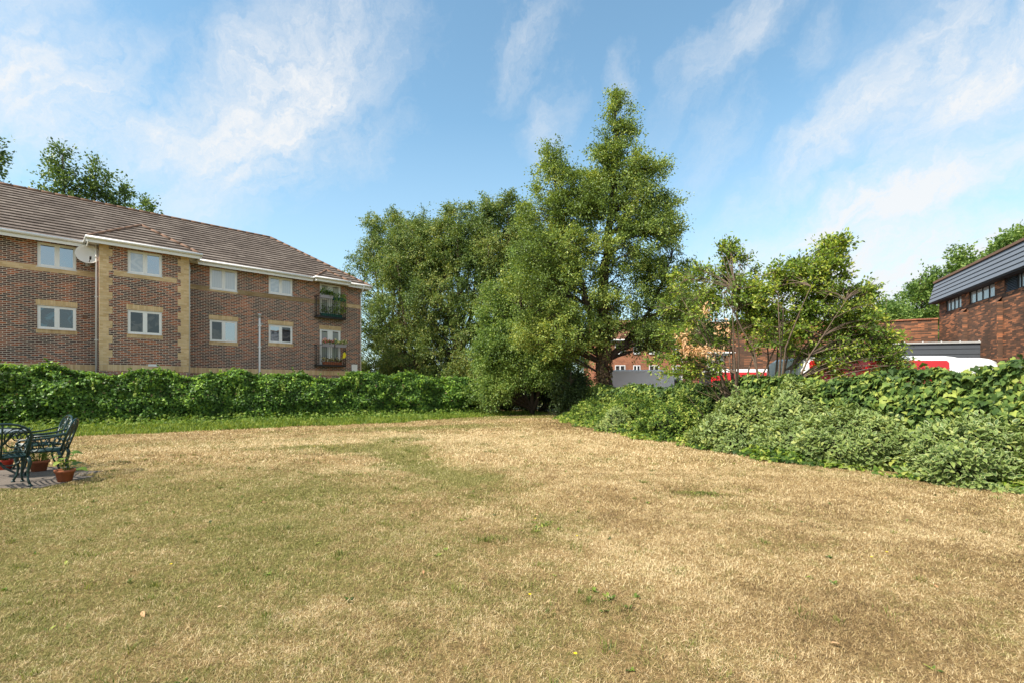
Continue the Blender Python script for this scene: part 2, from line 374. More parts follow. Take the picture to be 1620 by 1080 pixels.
L_['ivy_bright'] = leaf_mat('young_ivy_leaf', [(0, (.03, .065, .014)), (.4, (.09, .16, .022)), (.8, (.22, .30, .035)), (1, (.36, .38, .09))], .28, .5, .25, patch=.48, patch_scale=2.2, gain=1.0)
L_['varieg'] = leaf_mat('variegated_leaf', [(0, (.035, .066, .018)), (.4, (.085, .130, .034)), (.8, (.14, .19, .05)), (1, (.24, .26, .08))], .24, .45, .3, patch=.34, patch_scale=1.8, margin=(.46, .52, .22), gain=1.5)
L_['green_shrub'] = leaf_mat('green_shrub_leaf', [(0, (.020, .040, .010)), (.4, (.058, .105, .018)), (.8, (.125, .180, .028)), (1, (.25, .28, .06))], .28, .5, .2, patch=.40, patch_scale=1.6, gain=1.5)
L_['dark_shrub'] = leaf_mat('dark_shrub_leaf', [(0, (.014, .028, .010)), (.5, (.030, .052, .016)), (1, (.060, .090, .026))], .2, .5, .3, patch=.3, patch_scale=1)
L_['trunk_ivy'] = leaf_mat('withered_ivy_leaf', [(0, (.05, .035, .022)), (.5, (.13, .085, .05)), (.85, (.20, .14, .07)), (1, (.10, .12, .03))], .15, .6, .2)
L_['weed'] = leaf_mat('hedge_foot_weed', [(0, (.05, .10, .015)), (.5, (.11, .19, .022)), (1, (.22, .28, .05))], .3, .5, .25, patch=.38, patch_scale=1.4, gain=1.1)
L_['pink'] = leaf_mat('pink_petal', [(0, (.55, .08, .12)), (.5, (.75, .20, .22)), (1, (.8, .5, .45))], .3, .6, .2)
L_['cream'] = leaf_mat('cream_petal', [(0, (.35, .40, .12)), (.5, (.65, .60, .35)), (1, (.8, .75, .6))], .3, .6, .2)

# lawn colour: where the turf is still green (0 straw .. 1 green); the ground sheet and its blades share it
def lawn_group():
    g = bpy.data.node_groups.new('lawn_tone', 'ShaderNodeTree')
    g.interface.new_socket('green', in_out='OUTPUT', socket_type='NodeSocketFloat'); g.interface.new_socket('tone', in_out='OUTPUT', socket_type='NodeSocketFloat')
    t = NT(g); out = t.n('NodeGroupOutput'); pos = t.n('ShaderNodeNewGeometry').outputs['Position']
    sp = t.n('ShaderNodeSeparateXYZ'); t.put(sp.inputs[0], pos)
    flatp = t.n('ShaderNodeCombineXYZ'); t.put(flatp.inputs[0], sp.outputs[0]); t.put(flatp.inputs[1], sp.outputs[1]); fp = flatp.outputs[0]
    n1 = t.noise(fp, .55, 5, .6); n2 = t.noise(fp, 2.9, 6, .7, .4); n3 = t.noise(fp, 8, 5, .75)
    s = t.math('ADD', t.math('MULTIPLY', n1, .50), t.math('ADD', t.math('MULTIPLY', n2, .45), t.math('MULTIPLY', n3, .62)))
    left = t.math('MULTIPLY', t.maprange(sp.outputs[0], -3.2, 1.8, .215, .0, True), t.maprange(sp.outputs[1], 6.5, 10.5, 1, 0, True))
    s = t.math('ADD', s, left)
    w = t.vmath('SCALE', t.vmath('SUBTRACT', t.noise(fp, 1.1, 6, .7, out='Color'), (.5, .5, .5)), None); w.node.inputs['Scale'].default_value = 2.6
    wp = t.vmath('ADD', fp, w)
    # patches that kept their green: x, y, half-length, half-width, turn (deg), strength
    for x, y, a, b, ang, k in [(-3.0, 17.6, 2.6, .8, 20, .40), (.6, 23.5, 3.0, 1.0, 25, .36), (-2.3, 10.4, 2.4, .42, -62, .40), (-4.0, 11.3, 1.7, .6, 0, .30), (-1.2, 8.4, .9, .4, -40, .32),
                               (-2.9, 13.2, .6, .5, 0, .3), (2.62, 6.7, .22, .2, 0, .22), (-8.5, 12.6, 5, .8, 25, .10), (.35, 5.0, .5, .3, 0, .12), (.6, 3.3, .5, .5, 0, .08), (2.6, 2.9, .4, .4, 0, .08), (-.9, 3.9, .7, .5, 0, .1)]:
        mp = t.n('ShaderNodeMapping', vector_type='TEXTURE'); t.put(mp.inputs[0], wp)
        mp.inputs[1].default_value = (x, y, 0); mp.inputs[2].default_value = (0, 0, R(ang)); mp.inputs[3].default_value = (a, b, 1)
        l = t.vmath('LENGTH', mp.outputs[0], out=1)
        s = t.math('ADD', s, t.math('MULTIPLY', t.math('POWER', .5, t.math('MULTIPLY', l, l)), k))
    t.put(out.inputs[0], t.maprange(s, .775, 1.07, 0, .93))
    tone = t.math('ADD', t.math('MULTIPLY', t.noise(fp, 1.2, 6, .7), .6), t.math('ADD', t.math('MULTIPLY', t.noise(fp, 5.5, 5, .7), .3), t.math('MULTIPLY', t.noise(fp, 24, 3, .7), .30)))
    for x, y, a, b, ang, k in [(-1.9, 8.9, 1.5, .5, 25, .16), (.95, 4.0, .55, .32, 0, .16), (-1.2, 13.5, 4.0, 2.0, 20, .13), (2.2, 10.5, 2.6, 2.2, 0, .07), (-5.5, 12.8, 3.5, .8, 25, .13), (2.4, 18, 1.0, 1.6, 0, -.20), (2.62, 6.7, .25, .2, 0, -.25), (2.9, 3.2, 2.0, 1.0, 20, -.04)]:
        mp = t.n('ShaderNodeMapping', vector_type='TEXTURE'); t.put(mp.inputs[0], wp)
        mp.inputs[1].default_value = (x, y, 0); mp.inputs[2].default_value = (0, 0, R(ang)); mp.inputs[3].default_value = (a, b, 1)
        l = t.vmath('LENGTH', mp.outputs[0], out=1)
        tone = t.math('ADD', tone, t.math('MULTIPLY', t.math('POWER', .5, t.math('MULTIPLY', l, l)), k))
    t.put(out.inputs[1], tone)
    return g
LG = lawn_group()

def turf_mat(name, blade):
    m, t, o = mat(name); g = t.n('ShaderNodeGroup'); g.node_tree = LG; ge = t.n('ShaderNodeNewGeometry')
    if blade:
        r = ge.outputs['Random Per Island']
        straw = t.ramp(t.math('ADD', r, t.maprange(g.outputs[1], .44, .76, -.58, .52), clamp=True), [(0, (.12, .075, .036)), (.18, (.33, .22, .10)), (.55, (.59, .43, .215)), (1, (.84, .69, .43))])
        green = t.ramp(r, [(0, (.095, .115, .022)), (.5, (.215, .225, .05)), (1, (.42, .38, .13))])
        r2 = t.math('FRACT', t.math('MULTIPLY', r, 17.31))
        f = t.maprange(t.math('SUBTRACT', g.outputs[0], r2), -.25, .25, 0, 1)
        c = t.mix(t.math('MULTIPLY', f, .92), straw, green)
        p = principled(t, c, .6, .25); tr = t.n('ShaderNodeBsdfTranslucent'); t.put(tr.inputs[0], c)
        mx = t.n('ShaderNodeMixShader'); mx.inputs[0].default_value = .25
        m.node_tree.links.new(p.outputs[0], mx.inputs[1]); m.node_tree.links.new(tr.outputs[0], mx.inputs[2]); m.node_tree.links.new(mx.outputs[0], o.inputs[0])
    else:
        pos = ge.outputs['Position']; nz = t.noise(pos, 26, 6, .75); n2 = t.noise(pos, 5, 5, .7)
        straw = t.ramp(t.math('ADD', t.math('MULTIPLY', nz, .75), t.math('MULTIPLY', g.outputs[1], .25), clamp=True), [(.25, (.10, .062, .028)), (.5, (.27, .18, .080)), (.75, (.47, .345, .17))])
        green = t.ramp(nz, [(.3, (.055, .065, .018)), (.7, (.19, .19, .055))])
        c = t.mix(t.math('MULTIPLY', g.outputs[0], .8), straw, green)
        p = principled(t, c, .95, .05, bump=bumpn(t, nz, .8, .03)); m.node_tree.links.new(p.outputs[0], o.inputs[0])
    return m
M['turf'] = turf_mat('dry_turf', False); M['blade'] = turf_mat('dry_grass_blade', True)
M['lush'] = leaf_mat('green_grass_blade', [(0, (.05, .095, .012)), (.5, (.12, .19, .024)), (1, (.26, .31, .05))], .3, .5, .25, patch=.35, patch_scale=1.3, gain=1.1)
M['tuft'] = leaf_mat('tuft_grass_blade', [(0, (.05, .075, .014)), (.5, (.105, .135, .025)), (1, (.22, .23, .06))], .3, .5, .25, patch=.3, patch_scale=2, gain=1.25)
M['field'] = flat('far_ground', (.13, .13, .06), .95, .05, var=.3, scale=.3)
M['tarmac'] = flat('tarmac', (.055, .055, .057), .9, .2, var=.3, scale=8)
M['paving'] = flat('grey_paving', (.165, .138, .115), .9, .2, var=.3, scale=5)

# ------------------------------------------------------------------ ground
b = MB(); b.face([(-900, -300, -.3), (900, -300, -.3), (900, 1500, -.3), (-900, 1500, -.3)])
tag(b.build('ground', M['field']), kind='structure')

EDGE_L = [(-30, 6.0), (-20, 10.2), (-12.2, 14.5), (-9.6, 16.6), (-6.0, 18.9), (-3.2, 22.0), (.57, 25.4), (1.9, 25.6)]      # where the straw turf stops before the hedge
EDGE_R = [(1.9, 25.6), (2.1, 23.0), (2.25, 19.1), (3.4, 14.4), (4.4, 11.9), (5.2, 9.5), (6.3, 7.9), (6.9, 6.6), (8.6, 4.6), (11, 2), (13, -6)]
HEDGE = [(-31, 9.25), (-1.0, 27.76)]          # front line of the hedge
FENCE = [(10.6, -1.0), (3.2, 24.8)]           # ivy covered fence on the right

def lawn_height(x, y):
    x = np.asarray(x, float); y = np.asarray(y, float)
    h = .05 * np.sin(x * .45 + .6) * np.sin(y * .33 + 1.0) + .02 * np.sin(x * 1.3 + y * .9) + .012 * np.sin(x * 2.7 - y * 2.1)
    h -= .11 * np.exp(-(((x + 2.2) * .88 + (y - 10.2) * .47) ** 2) / .45) * np.exp(-((y - 10.5) / 3.2) ** 2)
    w = np.clip((y - 1.5) / 3, 0, 1) * np.clip((24 - y) / 4, 0, 1) * np.clip((x + 6.2) / 2, 0, 1) * np.clip((7 - .22 * y - x) / 1.5, 0, 1)
    return h * w
nx, ny = 240, 170
gx, gy = np.meshgrid(np.linspace(-34, 16, nx), np.linspace(-8, 32, ny))
V = np.stack([gx.ravel(), gy.ravel(), lawn_height(gx, gy).ravel()], 1)
# the lawn sheet stops at the fence line on the right
fx = FENCE[0][0] + (V[:, 1] - FENCE[0][1]) * (FENCE[1][0] - FENCE[0][0]) / (FENCE[1][1] - FENCE[0][1]) + .25
keep = V[:, 0] <= fx + .3
idx = np.arange(nx * ny).reshape(ny, nx)
F = np.stack([idx[:-1, :-1], idx[:-1, 1:], idx[1:, 1:], idx[1:, :-1]], -1).reshape(-1, 4)
F = F[keep[F].all(1)]
used = np.unique(F); rem = np.full(nx * ny, -1); rem[used] = np.arange(len(used))
lawn = np_mesh('lawn', V[used], rem[F], M['turf'], smooth=True); tag(lawn, kind='structure')
b = MB(); b.face([(3.3, 23, -.03), (10.8, -3, -.03), (70, -3, -.03), (70, 75, -.03), (3.3, 75, -.03)])
tag(b.build('car_park', M['tarmac']), kind='structure')
b = MB()
for i in range(7):
    for j in range(4):
        x0 = -6.78 - .62 * (i + 1) - .25 * (j > 1); y0 = 6.95 + .46 * j
        if x0 > -7.6 and j >= 2 or (x0 > -8.2 and j == 3): continue
        b.box(x0, x0 + .61, y0, y0 + .45, -.1, .012 + .003 * ((i * 3 + j) % 3))
tag(b.build('patio', M['paving'], bevel=.006), kind='structure')

def inside(P, poly):
    x, y = P[:, 0], P[:, 1]; r = np.zeros(len(P), bool); n = len(poly)
    for i in range(n):
        (x1, y1), (x2, y2) = poly[i], poly[(i + 1) % n]
        if y1 == y2: continue
        c = ((y1 > y) != (y2 > y)) & (x < (x2 - x1) * (y - y1) / (y2 - y1) + x1); r ^= c
    return r
LAWN = EDGE_L + EDGE_R + [(13, -8), (-30, -8)]
PATIO = [(-12, 6.9), (-6.75, 6.9), (-6.75, 7.85), (-7.6, 7.9), (-8.2, 8.85), (-12, 8.85)]
rng = np.random.default_rng(11)

def blades(zones, name, material, poly, hole=None, lift=.010):
    Ps, Ls, Ws, Es = [], [], [], []
    for (y0, y1, dens, l0, l1, w, e0, e1) in zones:
        xa = 1.30 * y1 + 1.0; n = int(dens * (y1 - y0) * 2 * xa)
        P = np.stack([rng.uniform(-xa, xa, n), rng.uniform(y0, y1, n), np.zeros(n)], 1)
        P = P[np.abs(P[:, 0]) < 1.22 * P[:, 1] + .8]
        J = P + np.stack([wob(P, 1.9, 5), wob(P, 2.3, 8), P[:, 2]], 1) * .32 + rng.normal(0, .10, P.shape)
        k = inside(J, poly)
        if hole: k &= ~inside(P, hole)
        P = P[k]; cl = wob(P, 2.2, 3.0) + wob(P, 6, 1.0) * .8
        P = P[rng.random(len(P)) < np.clip(.72 + .35 * cl, .2, 1)]
        n = len(P); Ps.append(P); Ls.append(rng.uniform(l0, l1, n) * rng.choice([.6, .8, 1, 1.3], n)); Ws.append(np.full(n, w) * rng.uniform(.7, 1.3, n)); Es.append(rng.uniform(e0, e1, n))
    P = np.concatenate(Ps); L = np.concatenate(Ls); Wd = np.concatenate(Ws); E = np.radians(np.concatenate(Es))
    P[:, 2] = lawn_height(P[:, 0], P[:, 1]) - .002 + lift * rng.random(len(P)) ** 2
    a = rng.uniform(0, 6.283, len(P)) + wob(P, .9, 9) * .6
    T = np.stack([np.cos(a) * np.cos(E), np.sin(a) * np.cos(E), np.sin(E)], 1)
    N = np.stack([-np.cos(a) * np.sin(E), -np.sin(a) * np.sin(E), np.cos(E)], 1) + rng.normal(0, .35, (len(P), 3))
    return leaves(name, P, T, N, L, T_BLADE, material, wid=Wd)
o = blades([(1.9, 3.4, 29000, .013, .036, .0021, 3, 48), (3.4, 5.5, 14500, .016, .040, .0029, 3, 50), (5.5, 9, 6200, .022, .048, .0044, 4, 52), (9, 15, 1500, .03, .065, .009, 5, 55), (15, 26, 420, .035, .075, .018, 5, 50)],
           'dry_grass', M['blade'], LAWN, PATIO)
tag(o, 'short sun-scorched straw coloured grass covering the lawn', 'grass', kind='stuff')
# the greener unmown strip below the hedge
STRIP = EDGE_L + [(1.2, 28.5), (-1.0, 27.7), (-31, 9.2)]
o = blades([(8, 16, 800, .06, .15, .016, 25, 80), (16, 29, 620, .06, .16, .024, 25, 80)], 'green_grass', M['lush'], STRIP)
tag(o, 'strip of lush green grass and weeds along the foot of the hedge', 'grass', kind='stuff')
# tufts that stayed green stand a little taller
r = np.random.default_rng(17); nt = 620
c = np.stack([r.uniform(-8, 6.5, nt), 2.1 + 14 * r.random(nt) ** 1.5, np.zeros(nt)], 1); c = c[inside(c, LAWN) & ~inside(c, PATIO)]
c = c[r.random(len(c)) < np.clip(.75 - .13 * c[:, 0], .22, 1)]
hand = [(-.36 + q * .06, 4.55 + r.normal(0, .1)) for q in range(6)] + [(-2.95 + r.normal(0, .25), 12.9 + r.normal(0, .3)) for q in range(14)] + [(-2.5 + .85 * q / 12 + r.normal(0, .15), 11.4 - 3 * q / 12) for q in range(12)] + [(-3.3, 3.3), (-3.15, 3.35), (2.62, 6.62), (2.7, 6.6), (2.55, 6.65)]
c = np.concatenate([c, np.array([(a, b, 0) for a, b in hand])]); c[:, 2] = lawn_height(c[:, 0], c[:, 1]); k = 34
sp = np.repeat(r.uniform(.012, .06, len(c)) * (1 + .05 * c[:, 1]), k); hgt = np.repeat(r.uniform(.5, 1.1, len(c)), k); P = np.repeat(c, k, 0); q = r.normal(0, 1, (len(P), 2)) * sp[:, None]; P[:, :2] += q
E_ = np.radians(r.uniform(25, 80, len(P))); a = np.arctan2(q[:, 1], q[:, 0]) + r.normal(0, .7, len(P))
o = leaves('grass_tufts', P, np.stack([np.cos(a) * np.cos(E_), np.sin(a) * np.cos(E_), np.sin(E_)], 1), np.stack([-np.cos(a) * np.sin(E_), -np.sin(a) * np.sin(E_), np.cos(E_)], 1), r.uniform(.025, .062, len(P)) * hgt, T_BLADE, M['tuft'], wid=.0034 + .0004 * P[:, 1])
tag(o, 'tufts of greener grass scattered over the scorched lawn', 'grass', kind='stuff')
# little weeds: flat rosettes and yellow flower heads in the turf
n = 150
P = np.stack([rng.uniform(-7, 6.5, n), rng.uniform(2.2, 11, n) ** 1.0, np.zeros(n)], 1); P = P[inside(P, LAWN) & ~inside(P, PATIO)]
P = np.concatenate([P, np.array([(.33 + rng.normal(0, .10), 5.05 + rng.normal(0, .12), 0) for _ in range(14)]), np.array([(.62 + rng.normal(0, .1), 3.25 + rng.normal(0, .15), 0) for _ in range(10)]),
                    np.array([(-2.75 + rng.normal(0, .25), 12.9 + rng.normal(0, .3), 0) for _ in range(25)]), np.array([(2.62 + rng.normal(0, .09), 6.6 + rng.normal(0, .09), 0) for _ in range(12)])])
P[:, 2] = lawn_height(P[:, 0], P[:, 1]); k = 6; P = np.repeat(P, k, 0) + rng.normal(0, .008, (len(P) * k, 3)) * (1, 1, .2)
a = rng.uniform(0, 6.28, len(P)); T = np.stack([np.cos(a), np.sin(a), rng.uniform(.2, .9, len(P))], 1)
o = leaves('weeds', P, T, np.stack([-np.cos(a) * .5, -np.sin(a) * .5, np.ones(len(P))], 1), rng.uniform(.018, .05, len(P)), T_OVAL, L_['green_shrub'])
tag(o, 'small broad leaved weeds scattered through the dry lawn', 'weeds', kind='stuff')
fl = np.array([(-2.75, 3.9), (.62, 4.62), (.12, 3.25), (.33, 2.52), (2.9, 3.9), (3.1, 4.0), (.25, 5.2)] + [(-4.4 + rng.normal(0, .5), 11.3 + rng.normal(0, .25)) for _ in range(26)])
P = np.concatenate([fl, lawn_height(fl[:, 0], fl[:, 1])[:, None] + .045], 1); P = np.repeat(P, 9, 0); a = np.tile(np.arange(9) * .698, len(fl))
T = np.stack([np.cos(a), np.sin(a), np.full(len(a), .35)], 1)
M['yellow'] = flat('yellow_petal', (.80, .58, .02), .7, .2)
o = leaves('yellow_flowers', P, T, np.tile((0, 0, 1.), (len(P), 1)), .012, T_OVAL, M['yellow'])
tag(o, 'tiny yellow flower heads dotted over the turf', 'flowers', kind='stuff')
n = 60; P = np.stack([rng.uniform(-5, 6, n), rng.uniform(2.3, 9, n), np.zeros(n)], 1); P = P[inside(P, LAWN) & ~inside(P, PATIO)]; P[:, 2] = lawn_height(P[:, 0], P[:, 1]) + .03
a = rng.uniform(0, 6.28, len(P))
o = leaves('fallen_leaves', P, np.stack([np.cos(a), np.sin(a), rng.normal(0, .2, len(P))], 1), np.tile((0, 0, 1.), (len(P), 1)) + rng.normal(0, .3, (len(P), 3)), rng.uniform(.03, .06, len(P)), T_OVAL, L_['dead'])
tag(o, 'few dry pale leaves lying on the lawn', 'leaves', kind='stuff')

# ------------------------------------------------------------------ block of flats on the left
# local frame: x runs right along the front (0 = right corner), y into the building, z up
flats = empty('apartment_building', (-9.081, 29.068, 0), math.atan2(.69112, .72274))
tag(flats, 'long brick flats with brown tiled roof and yellow brick bands behind the hedge', 'building')
XL, DEP, ZE = -24.0, 7.8, 7.36           # left end, depth, top of wall
def wall_front(b, x0, x1, z0, z1, y, holes, rev=.09):
    xs = sorted({x0, x1, *[h[0] for h in holes], *[h[1] for h in holes]}); zs = sorted({z0, z1, *[h[2] for h in holes], *[h[3] for h in holes]})
    for i in range(len(xs) - 1):
        for j in range(len(zs) - 1):
            cx, cz = (xs[i] + xs[i + 1]) / 2, (zs[j] + zs[j + 1]) / 2
            if any(h[0] < cx < h[1] and h[2] < cz < h[3] for h in holes): continue
            b.face([(xs[i], y, zs[j]), (xs[i + 1], y, zs[j]), (xs[i + 1], y, zs[j + 1]), (xs[i], y, zs[j + 1])])
    for a, c, d, e in holes:
        b.face([(a, y, d), (a, y, e), (a, y + rev, e), (a, y + rev, d)]); b.face([(c, y, d), (c, y + rev, d), (c, y + rev, e), (c, y, e)])
        b.face([(a, y, d), (a, y + rev, d), (c, y + rev, d), (c, y, d)]); b.face([(a, y, e), (c, y, e), (c, y + rev, e), (a, y + rev, e)])
# openings (x0, x1, z0, z1), left glass, right glass, opening casement side
UP, LO = (6.31, 7.30), (3.79, 4.75)
WIN = [((-18.6, -17.4, *UP), 0, 'glass_sky', 'glass_sky'), ((-18.6, -17.4, *LO), 0, 'glass_dark', 'glass_dark'),
       ((-13.89, -12.72, *UP), 0, 'glass_sky', 'glass_sky'), ((-13.89, -12.72, *LO), 0, 'glass_teal', 'glass_teal'),
       ((-11.12, -9.92, *UP), -1.05, 'glass_blind', 'glass_sky'), ((-11.12, -9.92, 3.72, 4.75), -1.05, 'glass_dark', 'glass_dark'),
       ((-7.87, -6.66, 6.24, 7.30), 0, 'glass_net', 'glass_net'), ((-7.87, -6.66, 3.69, 4.75), 0, 'glass_dark', 'glass_sky'),
       ((-5.18, -3.96, 6.38, 7.30), 0, 'glass_blind', 'glass_net'), ((-5.18, -3.96, *LO), 0, 'glass_sky', 'glass_dark')]
DOORS = [(-2.48, -1.26, 5.42, 7.30), (-2.48, -1.26, 2.72, 4.72)]
BX0, BX1, BY = -12.04, -8.92, -1.05
b = MB()
hol = [w[0] for w in WIN if w[1] == 0] + DOORS
wall_front(b, BX1, 0, -.2, ZE, 0, [h for h in hol if h[0] > BX1]); wall_front(b, XL, BX0, -.2, ZE, 0, [h for h in hol if h[1] < BX0])
b.face([(0, 0, -.2), (0, DEP, -.2), (0, DEP, ZE), (0, 0, ZE)]); b.face([(XL, DEP, -.2), (XL, 0, -.2), (XL, 0, ZE), (XL, DEP, ZE)]); b.face([(0, DEP, -.2), (XL, DEP, -.2), (XL, DEP, ZE), (0, DEP, ZE)])
b.build('wall', M['brick'], flats)
b = MB(); wall_front(b, BX0, BX1, -.2, ZE, BY, [w[0] for w in WIN if w[1] < 0])
b.face([(BX0, 0, -.2), (BX0, BY, -.2), (BX0, BY, ZE), (BX0, 0, ZE)]); b.face([(BX1, BY, -.2), (BX1, 0, -.2), (BX1, 0, ZE), (BX1, BY, ZE)])
b.build('bay_wall', M['brick'], flats)
# buff brick trim, a few millimetres proud of the wall
def strips(x0, x1, holes):
    cur = x0
    for a, c in sorted(holes):
        if a > cur: yield cur, a
        cur = max(cur, c)
    if cur < x1: yield cur, x1
b = MB(); z0, z1 = 6.12, 6.34
for (s0, s1, y) in ((XL, BX0 - .001, 0), (BX0 + .46, BX1 - .46, BY), (BX1 + .001, 0.004, 0)):
    cut = [(w[0][0] - .0, w[0][1]) for w in WIN if w[1] == y and w[0][2] > 6 and w[0][2] < z1] + ([(-2.48, -1.26)] if y == 0 else [])
    for a, c in strips(s0, s1, cut): b.box(a, c, y - .006, y + .04, z0, z1)
    for w in WIN:
        if w[1] == y and 6 < w[0][2] < z1 and s0 <= w[0][0] <= s1: b.box(w[0][0], w[0][1], y - .006, y + .04, z0, w[0][2] - .03)
b.box(-.04, .006, -.006, DEP, z0, z1)
b.build('string_course', M['buff'], flats)
b = MB()
for (s0, s1, y) in ((XL, BX0 - .01, 0), (BX0 - .004, BX1 + .004, BY), (BX1 + .01, .006, 0)): b.box(s0, s1, y - .008, y + .04, 2.14, 2.40)
b.build('plinth_course', M['buff_soldier'], flats)
for side in (0, 1):
    b = MB(); z = 2.41; k = 0
    while z < ZE - .02:
        h = min(.3, ZE - z); w = .42 if k % 2 else .30
        if side == 0: b.box(BX0 - .005, BX0 + w, BY - .007, BY + .05, z, z + h - .0005)
        else: b.box(BX1 - w, BX1 + .005, BY - .007, BY + .05, z, z + h - .0005)
        z += h; k += 1
    b.build('quoin', M['buff'], flats)

def window_part(parent, hole, y, gl, gr, lintel=True, name='window', ajar=False):
    x0, x1, z0, z1 = hole; f = MB(); t = .055; yy = y + .035; d = yy + .05; xm = (x0 + x1) / 2
    f.box(x0, x1, yy, d, z0, z0 + t); f.box(x0, x1, yy, d, z1 - t, z1); f.box(x0, x0 + t, yy, d, z0 + t, z1 - t); f.box(x1 - t, x1, yy, d, z0 + t, z1 - t)
    f.box(xm - t * .6, xm + t * .6, yy + .002, d, z0 + t, z1 - t)
    o = f.build(name, M['upvc'], parent, bevel=.006)
    for k, (a, c, g) in enumerate(((x0 + t, xm - t * .6, gl), (xm + t * .6, x1 - t, gr))):
        s = MB(); u = .045
        q = MB(); q.box(a + u, c - u, yy + .020, yy + .030, z0 + t + u, z1 - t - u); q.build('pane', M[g], o)
        s.box(a, c, yy + .006, yy + .035, z0 + t, z0 + t + u); s.box(a, c, yy + .006, yy + .035, z1 - t - u, z1 - t); s.box(a, a + u, yy + .006, yy + .035, z0 + t + u, z1 - t - u); s.box(c - u, c, yy + .006, yy + .035, z0 + t + u, z1 - t - u)
        so = s.build('casement', M['upvc'], o)
    s = MB(); s.box(x0 - .03, x1 + .03, y - .03, y + .035, z0 - .03, z0 - .001); s.build('sill', M['upvc'] if not lintel else M['buff_soldier'], o)
    if lintel:
        s = MB(); s.box(x0 - .04, x1 + .04, y - .005, y + .04, z1 + .002, z1 + .225); s.build('lintel', M['buff_soldier'], o)
        s = MB(); s.box(x0 - .03, x1 + .03, y - .006, y + .03, z0 - .16, z0 - .031); s.build('brick_sill', M['buff_soldier'], o)
    return o
for hole, y, gl, gr in WIN: window_part(flats, hole, y, gl, gr, lintel=hole[2] < 6)
for hi, (x0, x1, z0, z1) in enumerate(DOORS):
    f = MB(); yy, d, t = .02, .08, .07; xm = (x0 + x1) / 2; zm = z0 + (z1 - z0) * .55
    f.box(x0, x1, yy, d, z1 - .09, z1); f.box(x0, x0 + t, yy, d, z0, z1 - .09); f.box(x1 - t, x1, yy, d, z0, z1 - .09); f.box(x0 + t, x1 - t, yy, d, z0, z0 + .08)
    f.box(xm - .10, xm + .10, yy, d, z0 + .08, z1 - .09)
    for a, c in ((x0 + t, xm - .10), (xm + .10, x1 - t)): f.box(a, c, yy + .004, d - .004, z0 + .08, z0 + .26); f.box(a, c, yy + .004, d - .004, zm - .05, zm + .05); f.box(a, a + .05, yy + .004, d - .004, z0 + .26, z1 - .09); f.box(c - .05, c, yy + .004, d - .004, z0 + .26, z1 - .09)
    o = f.build('balcony_door', M['upvc'], flats, bevel=.006)
    for a, c in ((x0 + t, xm - .10), (xm + .10, x1 - t)):
        q = MB(); q.box(a + .05, c - .05, yy + .02, yy + .03, z0 + .26, zm - .05); q.box(a + .05, c - .05, yy + .02, yy + .03, zm + .05, z1 - .13); q.build('pane', M['glass_net'] if hi == 0 else M['glass_grey'], o)
    if hi: s = MB(); s.box(x0 - .04, x1 + .04, -.005, .04, z1 + .002, z1 + .225); s.build('lintel', M['buff_soldier'], o)
    # juliet balcony
    r = MB(); zb = z0 - .06; zt = zb + 1.16; px, py = .31, -.36
    for zz in (zb + .05, zt): r.tube([(x0 - px, 0, zz), (x0 - px, py, zz), (x1 + .14, py, zz), (x1 + .14, 0, zz)], .017, 5)
    nb = 15
    for i in range(nb + 1):
        x = x0 - px + (x1 + .14 - x0 + px) * i / nb; r.tube([(x, py, zb + .05), (x, py, zt)], .009 if 0 < i < nb else .018, 4)
        if i % 3 == 1: r.tube([(x + .05, py, zb + .42), (x + .11, py, zb + .52), (x + .05, py, zb + .62), (x, py, zb + .52), (x + .05, py, zb + .42)], .008, 4)
    for i in range(1, 4):
        for x in (x0 - px, x1 + .14): r.tube([(x, py * i / 4, zb + .05), (x, py * i / 4, zt)], .009, 4)
    ro = r.build('balcony_railing', M['black_iron'], flats)
    s = MB(); s.box(x0 - px - .02, x1 + .16, py - .02, 0, zb - .03, zb + .03); s.build('balcony_floor', M['black_iron'], ro)

# roof
TILE = .30
def slope(b, e0, e1, r0, r1, lift=.05):
    """tile courses from eave e0-e1 up to r0-r1 (corresponding ends)"""
    e0, e1, r0, r1 = map(Vector, (e0, e1, r0, r1)); n = max(1, round(((r0 + r1) / 2 - (e0 + e1) / 2).length / TILE))
    nr = (e1 - e0).cross((r0 + r1) / 2 - (e0 + e1) / 2)
    nr.normalize()
    if nr.z < 0: nr = -nr
    for i in range(n):
        a, c = i / n, (i + 1) / n
        p0, p1, q0, q1 = e0.lerp(r0, a), e1.lerp(r1, a), e0.lerp(r0, c), e1.lerp(r1, c)
        b.face([p0 + nr * lift, p1 + nr * lift, q1, q0] if (q1 - q0).length > 1e-4 else [p0 + nr * lift, p1 + nr * lift, q0])
        b.face([p0, p1, p1 + nr * lift, p0 + nr * lift])
        if i == 0: b.face([p0 - nr * .02, p1 - nr * .02, p1, p0])
OV = .42; ZG = 7.46; HR = DEP / 2; PITCH = math.tan(R(34.5)); ZR = ZG + (HR + OV) * PITCH
b = MB(); ap = (-HR, HR, ZR); al = (XL + HR, HR, ZR)
c00, c10, c11, c01 = (XL - OV, -OV, ZG), (OV, -OV, ZG), (OV, DEP + OV, ZG), (XL - OV, DEP + OV, ZG)
slope(b, c00, c10, al, ap); slope(b, c10, c11, ap, ap); slope(b, c11, c01, ap, al); slope(b, c01, c00, al, al)
roof = b.build('roof', M['tile'], flats)
def cap_line(b, p, q, r=.075, lift=.03):
    p, q = Vector(p), Vector(q); n = max(2, int((q - p).length / .45))
    for i in range(n):
        a, c = p.lerp(q, i / n), p.lerp(q, (i + 1) / n - .005 / max((q - p).length, 1)); a.z += lift; c.z += lift - .004
        b.tube([a, c], [r, r * .93], 8)
b = MB()
cap_line(b, al, ap); cap_line(b, c10, ap); cap_line(b, c11, ap); cap_line(b, c00, al); cap_line(b, c01, al)
